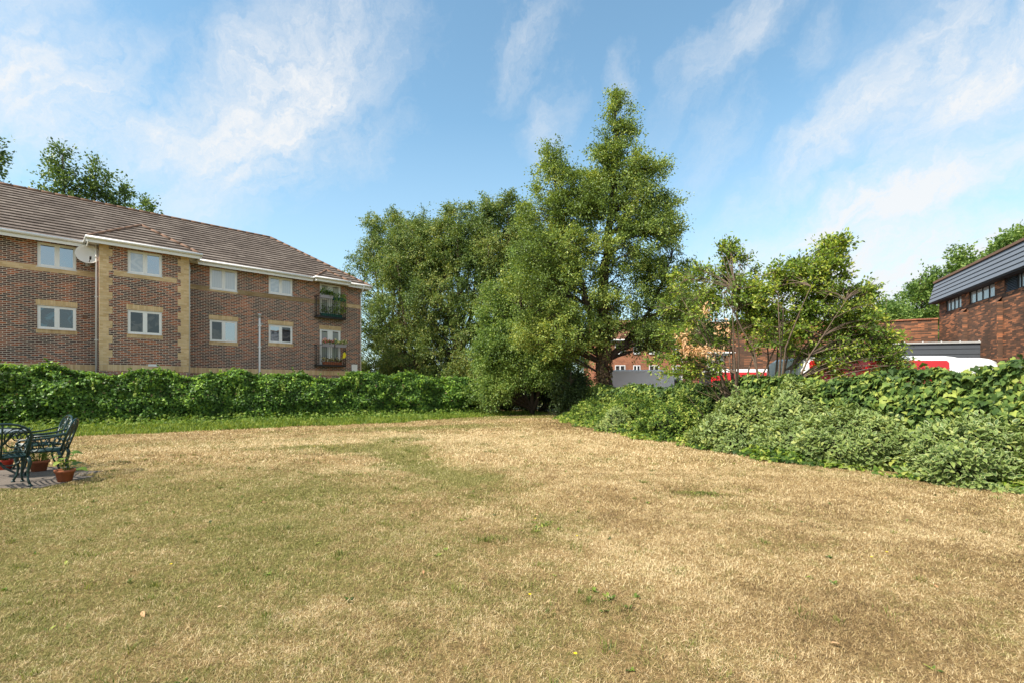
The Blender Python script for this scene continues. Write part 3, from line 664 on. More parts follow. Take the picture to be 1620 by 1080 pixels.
b.build('ridge_tiles', M['ridge'], roof)
b = MB(); b.box(XL - OV + .02, OV - .02, -OV + .02, DEP + OV - .02, ZE + .003, ZE + .05); b.build('soffit', M['upvc'], flats)
def gutter(pts, nm='gutter'):
    b = MB(); b.tube(pts, .062, 8)
    for p, q in zip(pts[:-1], pts[1:]):
        p, q = Vector(p), Vector(q); d = (q - p).normalized(); n = Vector((d.y, -d.x, 0))
        a0, a1 = p - n * .062, q - n * .062; zt, zb = -.0, -.19
        b.face([a0 + Vector((0, 0, zb)), a1 + Vector((0, 0, zb)), a1 + Vector((0, 0, .05)), a0 + Vector((0, 0, .05))])
        b.face([a0 + Vector((0, 0, zb)), a0 - n * .03 + Vector((0, 0, zb)), a1 - n * .03 + Vector((0, 0, zb)), a1 + Vector((0, 0, zb))])
    b.build(nm, M['upvc'], flats)
g = OV + .05; zg = ZG - .01
gutter([(XL - g, -g, zg), (BX0 - OV - .06, -g, zg)]); gutter([(BX1 + OV + .06, -g, zg), (-3.02, -g, zg)]); gutter([(-.98, -g, zg), (g, -g, zg), (g, DEP + g, zg)])
def lean_roof(x0, x1, y0, nm):
    """small hipped roof whose ridge dies into the main slope"""
    hw = (x1 - x0) / 2; zt = ZG + hw * PITCH + .02; za = ZG + .02; apx = ((x0 + x1) / 2, y0 + hw, zt)
    yb = -OV + (zt - ZG) / PITCH; end = ((x0 + x1) / 2, yb, zt)
    b = MB(); slope(b, (x0, y0, za), (x1, y0, za), apx, apx)
    slope(b, (x0, -OV + .03, za), (x0, y0, za), end, apx); slope(b, (x1, y0, za), (x1, -OV + .03, za), apx, end)
    o = b.build(nm, M['tile'], flats)
    b = MB(); cap_line(b, (x0, y0, za), apx, .07); cap_line(b, (x1, y0, za), apx, .07); cap_line(b, apx, end, .07); b.build('hip_tiles', M['ridge'], o)
    b = MB(); b.box(x0 + .03, x1 - .03, y0 + .03, -OV + .05, ZE + .051, ZE + .09); b.build('soffit', M['upvc'], o)
    q = .05; gutter([(x0 - q, -OV + .01, zg + .02), (x0 - q, y0 - q, zg + .02), (x1 + q, y0 - q, zg + .02), (x1 + q, -OV + .01, zg + .02)])
lean_roof(BX0 - OV + .03, BX1 + OV - .03, BY - OV, 'bay_roof')
lean_roof(-2.95, -1.03, -OV - .26, 'porch_roof')
def downpipe(x, y, yg, z0=2.0, nm='downpipe', m='upvc'):
    b = MB(); b.tube([(x, yg, zg - .02), (x, yg, zg - .16), (x, y - .05, zg - .46), (x, y - .05, z0)], .034, 8)
    for z in (zg - .6, 5.2, 3.4): b.box(x - .06, x + .06, y - .09, y, z, z + .04)
    b.build(nm, M[m], flats)
downpipe(BX0 - .07, -.55, -g); downpipe(BX1 + .09, -.60, -g); downpipe(-.045, -.02, -g)
b = MB(); b.tube([(-5.64, -.06, -.1), (-5.64, -.06, 5.0)], .05, 8); b.box(-5.71, -5.57, -.12, 0, 3.5, 3.56); b.box(-5.71, -5.57, -.12, 0, 4.6, 4.66); b.build('soil_pipe', M['upvc'], flats)
b = MB(); b.lathe([(.05, 0), (.055, .12), (.085, .14), (.085, .22), (.03, .26), (0, .26)], (-5.64, -.06, 5.0), 10); b.build('vent_cowl', M['grey_metal'], flats); b = MB(); b.tube([(-5.60, -.02, 4.72), (-5.45, .02, 4.72)], .045, 6); b.build('pipe_elbow', M['grey_metal'], flats)
b = MB(); b.box(-.60, -.25, -.05, 0, 2.38, 2.80); b.box(-.575, -.275, -.056, -.05, 2.405, 2.775); b.build('meter_box', M['upvc'], flats, bevel=.008)
b = MB(); b.box(-10.42, -10.05, BY - .03, BY, 2.36, 2.45); b.build('air_vent', M['upvc'], flats)
b = MB(); b.box(-12.52, -12.36, -.012, 0, 4.33, 4.47); b.build('wall_vent', M['ridge'], flats)

# satellite dish on its bracket
dish = empty('satellite_dish', (0, 0, 0)); tag(dish, 'round white satellite dish on the brick wall left of the projecting bay', 'satellite dish')
dl = flats.matrix_basis if False else (Matrix.Translation(flats.location) @ Matrix.Rotation(flats.rotation_euler.z, 4, 'Z'))
dish.location = dl @ Vector((-12.36, -.02, 6.9)); dish.rotation_euler = (0, 0, flats.rotation_euler.z)
b = MB(); pr = [(.41 * k / 8, .10 * (k / 8) ** 2) for k in range(9)] + [(.405, .112)] + [(.40 * k / 8, .10 * (k / 8) ** 2 + .012) for k in range(8, -1, -1)]
b.lathe(pr, n=28); o = b.build('reflector', M['dish'], dish); o.location = (0, -.42, .05); o.rotation_euler = (R(78), 0, R(-6))
b = MB(); b.tube([(0, 0, -.25), (0, -.22, -.25), (0, -.38, 0)], .022, 6); b.box(-.07, .07, 0, .02, -.34, -.16); b.build('bracket', M['grey_metal'], dish)
b = MB(); b.tube([(0, -.42, -.34), (.05, -.82, -.18)], .012, 5); b.tube([(.05, -.80, -.20), (.05, -.90, -.10)], .035, 8); b.build('receiver_arm', M['dark_trim'], dish)

# flower troughs on the balconies
def flower_trough(x, y, z, w, trough, petals, green, lab, n=150, hang=0.0, hgt=.22):
    t = empty('flower_trough', dl @ Vector((x, y, z)), flats.rotation_euler.z); tag(t, lab, 'flower trough', 'flower troughs on the balconies')
    b = MB(); h = .17; b.face([(-w, -.1, h), (-w * .94, -.085, 0), (w * .94, -.085, 0), (w, -.1, h)]); b.face([(w, .1, h), (w * .94, .085, 0), (-w * .94, .085, 0), (-w, .1, h)])
    b.face([(-w, .1, h), (-w * .94, .085, 0), (-w * .94, -.085, 0), (-w, -.1, h)]); b.face([(w, -.1, h), (w * .94, -.085, 0), (w * .94, .085, 0), (w, .1, h)]); b.face([(-w * .94, -.085, 0), (-w * .94, .085, 0), (w * .94, .085, 0), (w * .94, -.085, 0)]); b.face([(-w, -.1, h - .02), (w, -.1, h - .02), (w, .1, h - .02), (-w, .1, h - .02)])
    b.build('trough', M[trough], t)
    r = np.random.default_rng(int(abs(x * 100 + z * 10)))
    for nm, m, k, up in (('foliage', green, n, 0), ('blossom', petals, int(n * .6), .04)):
        if m is None: continue
        P = np.stack([r.uniform(-w, w, k), r.uniform(-.12, .1, k), h + up + r.uniform(0, hgt, k) * (1 - .5 * r.random(k))], 1)
        if hang and nm == 'foliage': q = r.random(k) < .55; P[q, 2] = h - r.uniform(0, hang, q.sum()); P[q, 1] = -.13 - r.uniform(0, .06, q.sum())
        leaves(nm, P, r.normal(0, .7, (k, 3)) + (0, -.5, .4), r.normal(0, .5, (k, 3)) + (0, -.6, .7), r.uniform(.07, .12, k), T_DIAMOND, L_[m], t)
flower_trough(-2.20, -.48, 3.72, .32, 'trough_grey', 'pink', 'green_shrub', 'grey trough of pink flowers on the lower balcony railing')
flower_trough(-1.50, -.48, 3.72, .34, 'trough_grey', 'cream', 'light', 'grey trough of cream flowers on the lower balcony railing')
flower_trough(-2.30, -.48, 6.40, .36, 'trough_grey', None, 'green_shrub', 'trough with a tall bushy green plant on the upper balcony rail', 330, .0, .38)
flower_trough(-1.55, -.48, 6.34, .38, 'trough_green', None, 'light', 'dark green trough of trailing plants on the upper balcony rail', 420, .85, .30)
flower_trough(-1.90, -.20, 5.42, .62, 'trough_green', None, 'light', 'long green trough standing on the upper balcony floor', 300, .0, .60)
flower_trough(-1.85, -.20, 2.72, .55, 'terracotta', 'cream', 'trunk_ivy', 'long brown trough standing on the lower balcony floor', 200, .0, .25)
b = MB(); b.face([(0, 0, 0), (.16, -.02, .05), (.20, -.05, .22), (.12, -.06, .38), (.03, -.03, .30)]); b.face([(0, .01, 0), (.03, -.01, .30), (.12, -.03, .38), (.20, -.02, .22), (.16, .01, .05)])
o = b.build('cloth', M['yellow_cloth']); o.location = dl @ Vector((-1.34, -.42, 3.1)); o.rotation_euler = (0, 0, flats.rotation_euler.z); tag(o, 'small yellow cloth hanging on the lower balcony railing', 'cloth')

# ------------------------------------------------------------------ hall on the right
hall = empty('brick_hall', (26.5, 30.0, 0), math.atan2(-1.0, -.43))      # local x runs towards the camera along its side, y into the building
tag(hall, 'large dark orange brick hall with a blue grey clad top storey at the right', 'building')
HL = 24.0
b = MB(); wl = []
x = .95
for k in range(5): wl.append((x, x + (2.05 if k % 2 == 0 else 2.7))); x += (2.05 if k % 2 == 0 else 2.7) + .9
b = MB()
wall_front(b, 0, HL, -.2, 7.0, 0, [(a, c, 5.92, 6.62) for a, c in wl], .12)
b.face([(0, 14, -.2), (0, 0, -.2), (0, 0, 7.0), (0, 14, 7.0)]); b.face([(HL, 0, -.2), (HL, 14, -.2), (HL, 14, 7), (HL, 0, 7)]); b.face([(HL, 14, -.2), (0, 14, -.2), (0, 14, 7), (HL, 14, 7)])
b.build('wall', M['hall_brick'], hall)
for k in range(5):
    xc = wl[k][1] + .45; b = MB(); b.box(xc - .3, xc + .3, -.22, -.001, -.2, 5.55); b.face([(xc - .3, -.22, 5.55), (xc + .3, -.22, 5.55), (xc + .3, -.001, 5.8), (xc - .3, -.001, 5.8)]); b.build('buttress', M['hall_brick'], hall)
for k, (a, c) in enumerate(wl):
    f = MB(); y0 = .05
    if k == 2:
        lc = a + 1.0; f2 = MB()
        for q in range(9): z = 5.95 + q * .075; f2.face([(a, y0 - .03, z), (lc - .05, y0 - .03, z), (lc - .05, y0 + .04, z + .07), (a, y0 + .04, z + .07)])
        f2.build('louvre', M['slate_clad'], hall); a = lc
    nP = 4; w = (c - a) / nP
    for q in range(nP + 1): f.box(a + q * w - .03 + (.03 if q == 0 else 0) - (.03 if q == nP else 0), a + q * w + .03 + (.03 if q == 0 else 0) - (.03 if q == nP else 0), y0, y0 + .06, 5.97, 6.57)
    f.box(a, c, y0, y0 + .06, 5.92, 5.97); f.box(a, c, y0, y0 + .06, 6.57, 6.62)
    o = f.build('window', M['dark_trim'], hall)
    g_ = MB(); g_.box(a + .03, c - .03, y0 + .03, y0 + .04, 5.97, 6.57); g_.build('pane', M['glass_net'], o)
b = MB(); nb = 5
for q in range(nb):                                    # leaning mansard cladding in five lapped bands
    z0 = 6.68 + q * .245; y0 = -.42 + q * .06
    b.face([(-.25, y0 - .03, z0), (HL, y0 - .03, z0), (HL, y0 + .075, z0 + .245), (-.25, y0 + .075, z0 + .245)]); b.face([(-.25, y0 - .03, z0), (-.25, y0 + .03, z0), (HL, y0 + .03, z0), (HL, y0 - .03, z0)])
    b.face([(-.25, 14, z0), (-.25, y0 - .03, z0), (-.25, y0 + .045, z0 + .245), (-.25, 14, z0 + .245)])
b.build('cladding', M['slate_clad'], hall)
b = MB(); b.box(-.27, HL, -.40, 0, 6.60, 6.675); b.box(-.30, HL + .1, -.16, 14.2, 7.91, 7.98); b.build('roof', M['dark_trim'], hall)
b = MB(); b.box(-.32, HL + .12, -.20, -.14, 7.90, 8.02); b.build('roof_edge', M['ridge'], hall)

annex = empty('flat_roofed_annex', (26.45, 30.0, 0), math.atan2(.43, -1.0) + math.pi)    # local x to the right along its front
tag(annex, 'low flat roofed brick annex joined to the far end of the hall', 'building')
b = MB(); b.box(-15, -.02, 0, 8, -.2, 5.62); b.build('wall', M['hall_brick'], annex)
b = MB(); b.box(-15.1, -.02, -.06, 8, 5.625, 5.72); b.build('parapet', M['terrace_brick'], annex)
b = MB(); b.box(-7.6, -7.15, -.05, 0, 4.45, 4.85); b.build('wall_vent', M['terrace_brick'], annex)

store = empty('clad_store', (18.2, 26.6, 0), R(-12)); tag(store, 'low dark grey clad store with a pale roof edge in front of the annex', 'shed')
b = MB()
for q in range(14): z = -.1 + q * .275; b.face([(0, -.02, z), (6.6, -.02, z), (6.6, .0, z + .275), (0, .0, z + .275)]); b.face([(0, 0, z), (6.6, 0, z), (6.6, -.02, z), (0, -.02, z)])
b.box(0.0, 6.6, .01, 1.9, -.1, 3.75); b.build('wall', M['dark_clad'], store)
b = MB(); b.box(-.05, 6.65, -.08, 1.95, 3.752, 3.83)
for q in range(8): b.lathe([(.03, 0), (.03, .05), (0, .05)], (.4 + q * .85, -.02, 3.83), 6)
b.build('roof_edge', M['grey_metal'], store)

def pitched(name, loc, rz, w, d, ze, zr, wallm, tilem, lab, cat='house'):
    r = empty(name, loc, rz); tag(r, lab, cat)
    b = MB(); b.box(0, w, 0, d, -.2, ze); b.face([(0, 0, ze), (0, d / 2, zr - .05), (0, d, ze)][::-1]); b.face([(w, 0, ze), (w, d / 2, zr - .05), (w, d, ze)]); b.build('wall', wallm, r)
    b = MB(); slope(b, (-.2, -.25, ze), (w + .2, -.25, ze), (-.2, d / 2, zr), (w + .2, d / 2, zr)); slope(b, (w + .2, d + .25, ze), (-.2, d + .25, ze), (w + .2, d / 2, zr), (-.2, d / 2, zr)); ro = b.build('roof', tilem, r)
    b = MB(); cap_line(b, (-.2, d / 2, zr), (w + .2, d / 2, zr)); b.build('ridge_tiles', M['ridge'], ro)
    b = MB(); b.tube([(-.2, -.3, ze - .03), (w + .2, -.3, ze - .03)], .07, 6); b.box(-.2, w + .2, -.24, -.20, ze - .22, ze + .0); b.build('gutter', M['upvc'], r)
    return r
gar = pitched('garage_block', (14.2, 35.0, 0), R(-4), 11.5, 7, 3.95, 6.5, M['white_paint'], M['tile_red'], 'low garage with brown tiled roof seen behind the twin small trees', 'garage')
for q in range(3):
    b = MB(); x0 = .5 + q * 3.7
    for k in range(11): z = .0 + k * .28; b.box(x0, x0 + 3.0, -.05, -.001, z, z + .262)
    b.build('shutter', M['shutter'], gar)
b = MB(); b.box(0, 11.5, -.10, -.052, 3.15, 3.68); b.build('fascia', M['shutter'], gar)
ter = pitched('terraced_house', (10.5, 60, 0), R(3), 16, 8, 7.3, 10.2, M['terrace_brick'], M['tile_red'], 'orange brick terraced house with white windows seen beyond the white van')
for q, x0 in enumerate((2.3, 4.6, 6.6, 9.6, 12.4)):
    for z0, z1 in ((3.1, 4.2), (5.6, 6.8)):
        window_part(ter, (x0, x0 + (1.3 if q % 2 == 0 else .9), z0, z1), -.095, 'glass_dark', 'glass_dark', False)
    if q in (2, 4):
        b = MB(); b.face([(x0 - .5, -.16, 7.05), (x0 + 1.8, -.16, 7.05), (x0 + .65, -.16, 8.7)]); b.face([(x0 - .5, -.16, 7.05), (x0 + .65, -.16, 8.7), (x0 + .65, 2.5, 8.7), (x0 - .5, .2, 7.05)]); b.face([(x0 + .65, -.16, 8.7), (x0 + 1.8, -.16, 7.05), (x0 + 1.8, .2, 7.05), (x0 + .65, 2.5, 8.7)]); b.build('gable', M['white_paint'], ter)

# ------------------------------------------------------------------ vans in the car park
def van(loc, rz, ln, ht, w, body, panel, lab, roofm=None):
    v = empty('van', loc, rz); tag(v, lab, 'van', 'vans parked beyond the fence')
    hw = w / 2
    prof = [(0, .42), (0, ht - .35), (.06, ht - .12), (.22, ht - .02), (.8, ht), (ln * .66, ht), (ln * .70, ht - .02), (ln * .74, ht - .10), (ln - 1.0, 1.22), (ln - .92, 1.14), (ln - .25, .98), (ln - .06, .82), (ln, .55), (ln, .36), (ln * .5, .34)]
    secs = [(-hw, 1.0, 0), (-hw, 1, 0)]
    b = MB(); ring = []
    for yk, inset in ((-1, .10), (-.97, .03), (-.80, 0), (.80, 0), (.97, .03), (1, .10)):
        i0 = len(b.v); ring.append(i0)
        for x, z in prof:
            t = max(0, (z - 1.1) / (ht - 1.1)); tum = .05 * t
            zz = z - (inset * 1.3 if z > ht - .3 else inset * .3); xx = x + (inset if x < .3 else (-inset if x > ln - .5 else 0))
            b.v.append((xx, yk * (hw - tum), zz))
    n = len(prof)
    for a, c in zip(ring[:-1], ring[1:]):
        for k in range(n):
            k2 = (k + 1) % n; zz = (prof[k][1] + prof[k2][1]) / 2
            b.f.append((a + k, c + k, c + k2, a + k2)); b.m.append(1 if zz > ht - .2 else 0); b.smooth.append(True)
    b.f.append(tuple(ring[0] + k for k in range(n))); b.m.append(0); b.smooth.append(False); b.f.append(tuple(ring[-1] + k for k in reversed(range(n)))); b.m.append(0); b.smooth.append(False)
    bo = b.build('body', [M[body], M[roofm or body]], v)
    for sg in (-1, 1):
        def pt(x, z, off): t = max(0, (z - 1.1) / (ht - 1.1)); return (x, sg * (hw - .05 * t + off), z)
        if panel:
            q = MB(); x0, x1, z0, z1 = .12, ln * .655, .62, ht - .13; P = [pt(x0, z0, .006), pt(x1, z0, .006), pt(x1, z1 - .06, .006), pt(x1 - .06, z1, .006), pt(x0 + .05, z1, .006), pt(x0, z1 - .05, .006)]
            q.face(P if sg < 0 else P[::-1]); P2 = [pt(a[0], a[2], -.01) for a in P]
            for k in range(len(P)): q.face([P[k], P2[k], P2[(k + 1) % 6], P[(k + 1) % 6]])
            q.build('side_panel', M[panel], v)
        q = MB(); P = [pt(ln * .68, 1.28, .005), pt(ln - 1.22, 1.28, .005), pt(ln * .745, ht - .46, .005), pt(ln * .68, ht - .46, .005)]; q.face(P if sg < 0 else P[::-1]); q.build('side_window', M['glass_dark'], v)
        q = MB(); q.tube([pt(ln - 1.35, 1.35, 0), pt(ln - 1.38, 1.38, .16)], .02, 5); q.box(ln - 1.45, ln - 1.32, sg * (hw + .2) - .07, sg * (hw + .2) + .07, 1.30, 1.56); q.build('mirror', M['dark_trim'], v)
        q = MB(); q.box(ln - .22, ln - .04, sg * (hw - .32) - .15, sg * (hw - .32) + .15, .72, .88); q.build('headlight', M['lamp'], v)
        for x in (.95, ln - .95):
            q = MB(); q.lathe([(.18, -.10), (.30, -.11), (.335, -.07), (.335, .07), (.30, .11), (.18, .10)], n=20); wo_ = q.build('wheel', M['tyre'], v); wo_.location = (x, sg * (hw - .12), .335); wo_.rotation_euler = (R(90), 0, 0)
            q = MB(); q.lathe([(0, -.085), (.1, -.09), (.19, -.07), (.19, .07), (.1, .09), (0, .085)], n=16); q.build('rim', M['rim'], wo_)
    q = MB(); xa, xb = ln * .745, ln - 1.03; za, zb = ht - .13, 1.27
    q.face([(xb + .012, -hw + .12, zb + .012), (xb + .012, hw - .12, zb + .012), (xa + .012, hw - .2, za + .012), (xa + .012, -hw + .2, za + .012)]); q.build('windscreen', M['glass_dark'], v)
    return v
van((7.5, 13.35, 0), R(1), 5.75, 2.27, 1.95, 'van_white', 'van_red', 'white van with a big red side panel parked behind the ivy fence')
van((11.9, 16.4, 0), R(0), 4.9, 2.40, 1.95, 'van_white', None, 'white van nearest the brick hall with its pale roof above the ivy')
van((4.75, 25.0, 0), R(2), 4.9, 2.33, 1.95, 'van_white', None, 'long white van parked between the tall tree trunk and the small trees')
van((11.1, 20.0, 0), R(177), 4.1, 2.18, 1.8, 'van_red', None, 'red van with a white roof behind the small bare stemmed tree', 'van_white')

# ------------------------------------------------------------------ trees
def bez(a, c, e, n=5): return [a * (1 - t) ** 2 + c * 2 * t * (1 - t) + e * t * t for t in [i / n for i in range(n + 1)]]
def tree(name, label, base, stems, lobes, leaf, lsize, twigs=8, per=11, tl=(.45, 1.0), droop=.0, bark='bark', seed=1, cat='tree', group=None, limb=.55, lr=.009, tmpl=T_DIAMOND, up=.45, bare=0.0, shell=2.2, spread=.10, dens=1.0):
    """stems: lists of (x,y,z,r) in metres from the base; lobes: (x,y,z, rx,ry,rz, tips) masses the crown fills"""
    r = np.random.default_rng(seed); root = empty(name, base); tag(root, label, cat, group)
    tb = MB(); nodes = []
    for st in stems:
        pts = [Vector(p[:3]) for p in st]; rad = [p[3] for p in st]; fine, fr = [], []
        for k in range(len(pts) - 1):
            m = max(2, int((pts[k + 1] - pts[k]).length / .5))
            for q in range(m):
                t = q / m; p = pts[k].lerp(pts[k + 1], t); j = .22 * (rad[k] + .03); p = p + Vector((r.normal(0, j), r.normal(0, j), 0)) * (1 if fine else 0); fine.append(p); fr.append((rad[k] * (1 - t) + rad[k + 1] * t) * r.uniform(.93, 1.07))
        fine.append(pts[-1]); fr.append(rad[-1]); tb.tube(fine, fr, 9)
        nodes += [(p, q) for p, q in zip(fine, fr)]
    NP = np.array([p[:] for p, q in nodes]); NR = np.array([q for p, q in nodes])
    tips = []
    for (x, y, z, rx, ry, rz, n) in lobes:
        n = max(3, int(n * dens))
        d = unit(r.normal(0, 1, (n, 3))); k = r.random(n)[:, None] ** (1 / shell); tips.append(np.array([x, y, z]) + d * k * (rx, ry, rz))
    tips = np.concatenate(tips); tips = tips[tips[:, 2] > .15]
    cx = NP[:, :2].mean(0); P, T = [], []
    for tp in tips:
        hd = np.hypot(NP[:, 0] - tp[0], NP[:, 1] - tp[1]); want = tp[2] - limb * hd
        s = np.abs(NP[:, 2] - np.maximum(want, NP[:, 2].min() + .3)) + .35 * hd; k = int(s.argmin())
        a = Vector(NP[k]); e = Vector(tp); c = a.lerp(e, .5) + Vector((r.normal(0, .08), r.normal(0, .08), .10 + .1 * r.random())) * (e - a).length
        le = (e - a).length; r0 = min(NR[k] * .6, .012 + lr * le)
        pl = bez(a, c, e, 4 if le > .8 else 2); tb.tube(pl, [max(.006, r0 * (1 - .85 * i / (len(pl) - 1))) for i in range(len(pl))], 5, cap=False)
        out = tp - NP[k]; out = out / max(np.linalg.norm(out), 1e-6)
        if r.random() < bare: continue
        for q in range(twigs):
            t = r.uniform(.45, 1.0); p0 = np.array((pl[-2].lerp(pl[-1], t))[:]); d = unit(out * .7 + r.normal(0, .62, 3) + np.array((0, 0, -droop + .12))); L = r.uniform(*tl)
            n = max(3, int(per * r.uniform(.5, 1.5))); tt = r.uniform(.05, 1, n)
            pos = p0 + d * L * tt[:, None] + np.array((0, 0, -droop * .55 * L)) * (tt ** 2)[:, None] + r.normal(0, spread, (n, 3)) * (1, 1, .8)
            P.append(pos); T.append(np.tile(d, (n, 1)) + r.normal(0, .6, (n, 3)) + (0, 0, -.25 - droop * .5))
            if lr > .0115: tb.tube([p0, p0 + d * L * .5 + (0, 0, -droop * .14 * L), p0 + d * L + (0, 0, -droop * .55 * L)], [.009, .006, .003], 3, cap=False)
    tb.build('trunk', M[bark], root, uv=False)
    P = np.concatenate(P); T = np.concatenate(T); n = len(P)
    N = r.normal(0, .75, (n, 3)) + (0, 0, up)
    o = leaves('crown', P, T, N, r.uniform(.55, 1.35, n) * lsize, tmpl, L_[leaf], root)
    return root

# the tall alder behind the ivy fence
tall = tree('tall_tree', 'tallest tree, with a pointed open crown and a thick ivy clad trunk', (4.25, 22.4, 0),
     [[(0, 0, -.1, .34), (.05, 0, 2, .30), (-.02, .0, 5, .25), (.25, 0, 8.5, .17), (.5, 0, 12, .09), (.62, 0, 15.2, .02)],
      [(-.02, 0, 3.4, .20), (-.8, -.2, 5.2, .16), (-1.7, -.1, 8.2, .11), (-2.3, 0, 11, .05), (-2.4, 0, 12.6, .015)],
      [(.0, 0, 2.6, .18), (1.0, .1, 3.5, .13), (2.2, .2, 5.0, .08), (3.2, .2, 7.4, .03)],
      [(0, 0, 2.9, .17), (-1.3, -.4, 3.6, .13), (-2.8, -.6, 4.4, .07), (-3.8, -.7, 4.9, .03)]],
     [(.62, 0, 14.9, .14, .15, .55, 6), (.60, 0, 13.9, .38, .4, .8, 11), (1.05, 0, 13.5, .5, .5, .8, 10), (.45, 0, 12.6, .85, .8, .9, 22), (.5, 0, 11.3, 1.7, 1.4, 1.2, 46), (1.9, .1, 11.3, 1.3, .9, .45, 22),
      (.4, 0, 9.6, 2.4, 1.9, 1.5, 84), (2.4, 0, 8.9, 1.3, 1.0, .7, 26), (3.05, .1, 8.4, .6, .5, .4, 9), (-2.4, 0, 12.0, .35, .4, .9, 12), (-2.1, 0, 10.8, 1.15, .9, 1.1, 34), (-2.4, 0, 9.4, 1.8, 1.3, 1.2, 56),
      (.9, .1, 7.6, 2.6, 2.2, 1.5, 82), (3.0, .2, 6.6, 1.5, 1.2, 1.0, 40), (-.7, 0, 10.6, 1.2, 1.0, 1.2, 34), (2.2, .1, 9.9, 1.4, 1.0, .8, 24), (-2.2, -.2, 7.6, 2.1, 1.8, 1.6, 85), (-2.3, -.5, 5.6, 2.5, 1.9, 1.5, 95), (1.4, .2, 5.2, 2.4, 1.8, 1.2, 58), (-2.4, -.7, 3.8, 2.2, 1.6, 1.1, 58), (-.5, -.4, 3.9, 1.2, 1.1, .9, 26), (2.0, -.2, 3.7, 1.5, 1.1, .7, 40), (3.1, 0, 4.9, 1.2, 1.0, .8, 24)],
     'alder', .094, twigs=12, per=19, tl=(.25, .78), droop=.12, bark='bark_dark', seed=5, limb=.28, lr=.009, shell=3.2, spread=.09, dens=1.0)
# ivy leaves clinging to its lower trunk
r = np.random.default_rng(3); n = 2600; a = r.uniform(0, 6.28, n); z = r.uniform(1.0, 5.2, n); rad = .36 - .02 * z + r.normal(0, .05, n) + .05 * np.sin(z * 3 + a)
P = np.stack([np.cos(a) * rad, np.sin(a) * rad, z], 1)
leaves('ivy', P, np.stack([np.cos(a) * .5, np.sin(a) * .5, -np.ones(n)], 1) + r.normal(0, .4, (n, 3)), np.stack([np.cos(a), np.sin(a), np.full(n, .3)], 1) + r.normal(0, .3, (n, 3)), r.uniform(.07, .13, n), T_IVY, L_['trunk_ivy'], tall)

# hornbeams beyond the hedge
HB = [('tall_hornbeam', 'hornbeam beside the end of the flats, its left side above the roof corner', (-10.0, 39.5, 0), 15.2, 4.6, 'hornbeam', 21, -.2),
      ('tall_hornbeam', 'dark drooping hornbeam second from the flats, behind the hedge', (-7.0, 35.0, 0), 14.3, 3.4, 'hornbeam', 22, .0),
      ('tall_hornbeam', 'hornbeam with bare feathery top third from the flats', (-3.8, 34.2, 0), 14.6, 3.3, 'hornbeam', 23, .1),
      ('tall_hornbeam', 'brownish leaved hornbeam with visible pale stems left of the tallest tree', (-.7, 33.0, 0), 14.2, 3.0, 'hornbeam', 24, .0),
      ('tall_hornbeam', 'hornbeam half hidden behind the tallest tree', (2.6, 35.5, 0), 13.6, 3.2, 'hornbeam', 25, .0)]
for nm, lab, base, h, w, lf, sd_, lean in HB:
    r = np.random.default_rng(sd_); st = []
    for q in range(5):
        a = q * 1.256 + r.uniform(-.3, .3); d = w * r.uniform(.25, .55); hh = h * r.uniform(.82, .97)
        st.append([(math.cos(a) * .2, math.sin(a) * .2, -.1, .16), (math.cos(a) * d * .3, math.sin(a) * d * .3, hh * .35, .12), (math.cos(a) * d * .8, math.sin(a) * d * .8, hh * .7, .07), (math.cos(a) * d + lean, math.sin(a) * d, hh, .015)])
    lob = [(0, -.2, h * .13, w * 1.05, w * .8, h * .12, 75), (0, 0, h * .28, w * 1.0, w * .9, h * .20, 120), (0, -.3, h * .52, w * 1.0, w * .95, h * .20, 115), (0, 0, h * .74, w * .82, w * .8, h * .17, 75)]
    for s in st: x, y, z, _ = s[-1]; lob += [(x, y, z + .1, .45, .45, 1.25, 13), (x * 1.15, y * 1.1, z - 2.0, 1.1, 1.0, 1.4, 18)]
    tree(nm, lab, base, st, lob, lf, .122, twigs=12, per=20, tl=(.35, 1.15), droop=.5, bark='bark', seed=sd_, group='hornbeams beyond the hedge', limb=.75, lr=.008, shell=2.7, spread=.09, dens=.86)
# lower trees and bushes round the far corner
tree('bushy_tree', 'bright green bushy tree hanging over the hedge corner left of the tallest tree', (1.1, 25.6, 0),
     [[(0, 0, -.1, .14), (-.2, 0, 3, .10), (-.3, 0, 7.5, .02)], [(0, 0, .2, .12), (.9, -.2, 2.6, .08), (1.4, -.3, 5.5, .02)], [(0, 0, .2, .10), (-1.1, -.3, 2.2, .06), (-1.7, -.4, 4.2, .02)]],
     [(-.3, 0, 7.0, 1.2, 1.2, 1.4, 40), (-.4, -.2, 5.2, 1.9, 1.6, 1.5, 85), (.6, -.4, 3.7, 2.0, 1.5, 1.3, 75), (-1.5, -.5, 3.4, 1.4, 1.3, 1.4, 70), (-1.7, -.8, 1.7, 1.0, .8, 1.0, 34), (-1.9, 0, 5.8, 1.1, 1.0, 1.3, 40), (-.2, 0, 8.6, .9, .9, .9, 20), (-2.3, -.5, 3.4, 1.0, .9, 1.3, 40), (-1.9, -1.0, 1.4, 1.0, .5, .9, 40), (.1, -1.1, 2.2, 1.4, .5, .8, 46), (1.3, -.8, 2.6, .9, .6, .8, 26)], 'light', .098, twigs=11, per=18, tl=(.3, .8), droop=.35, bark='bark_dark', seed=31, limb=.5)
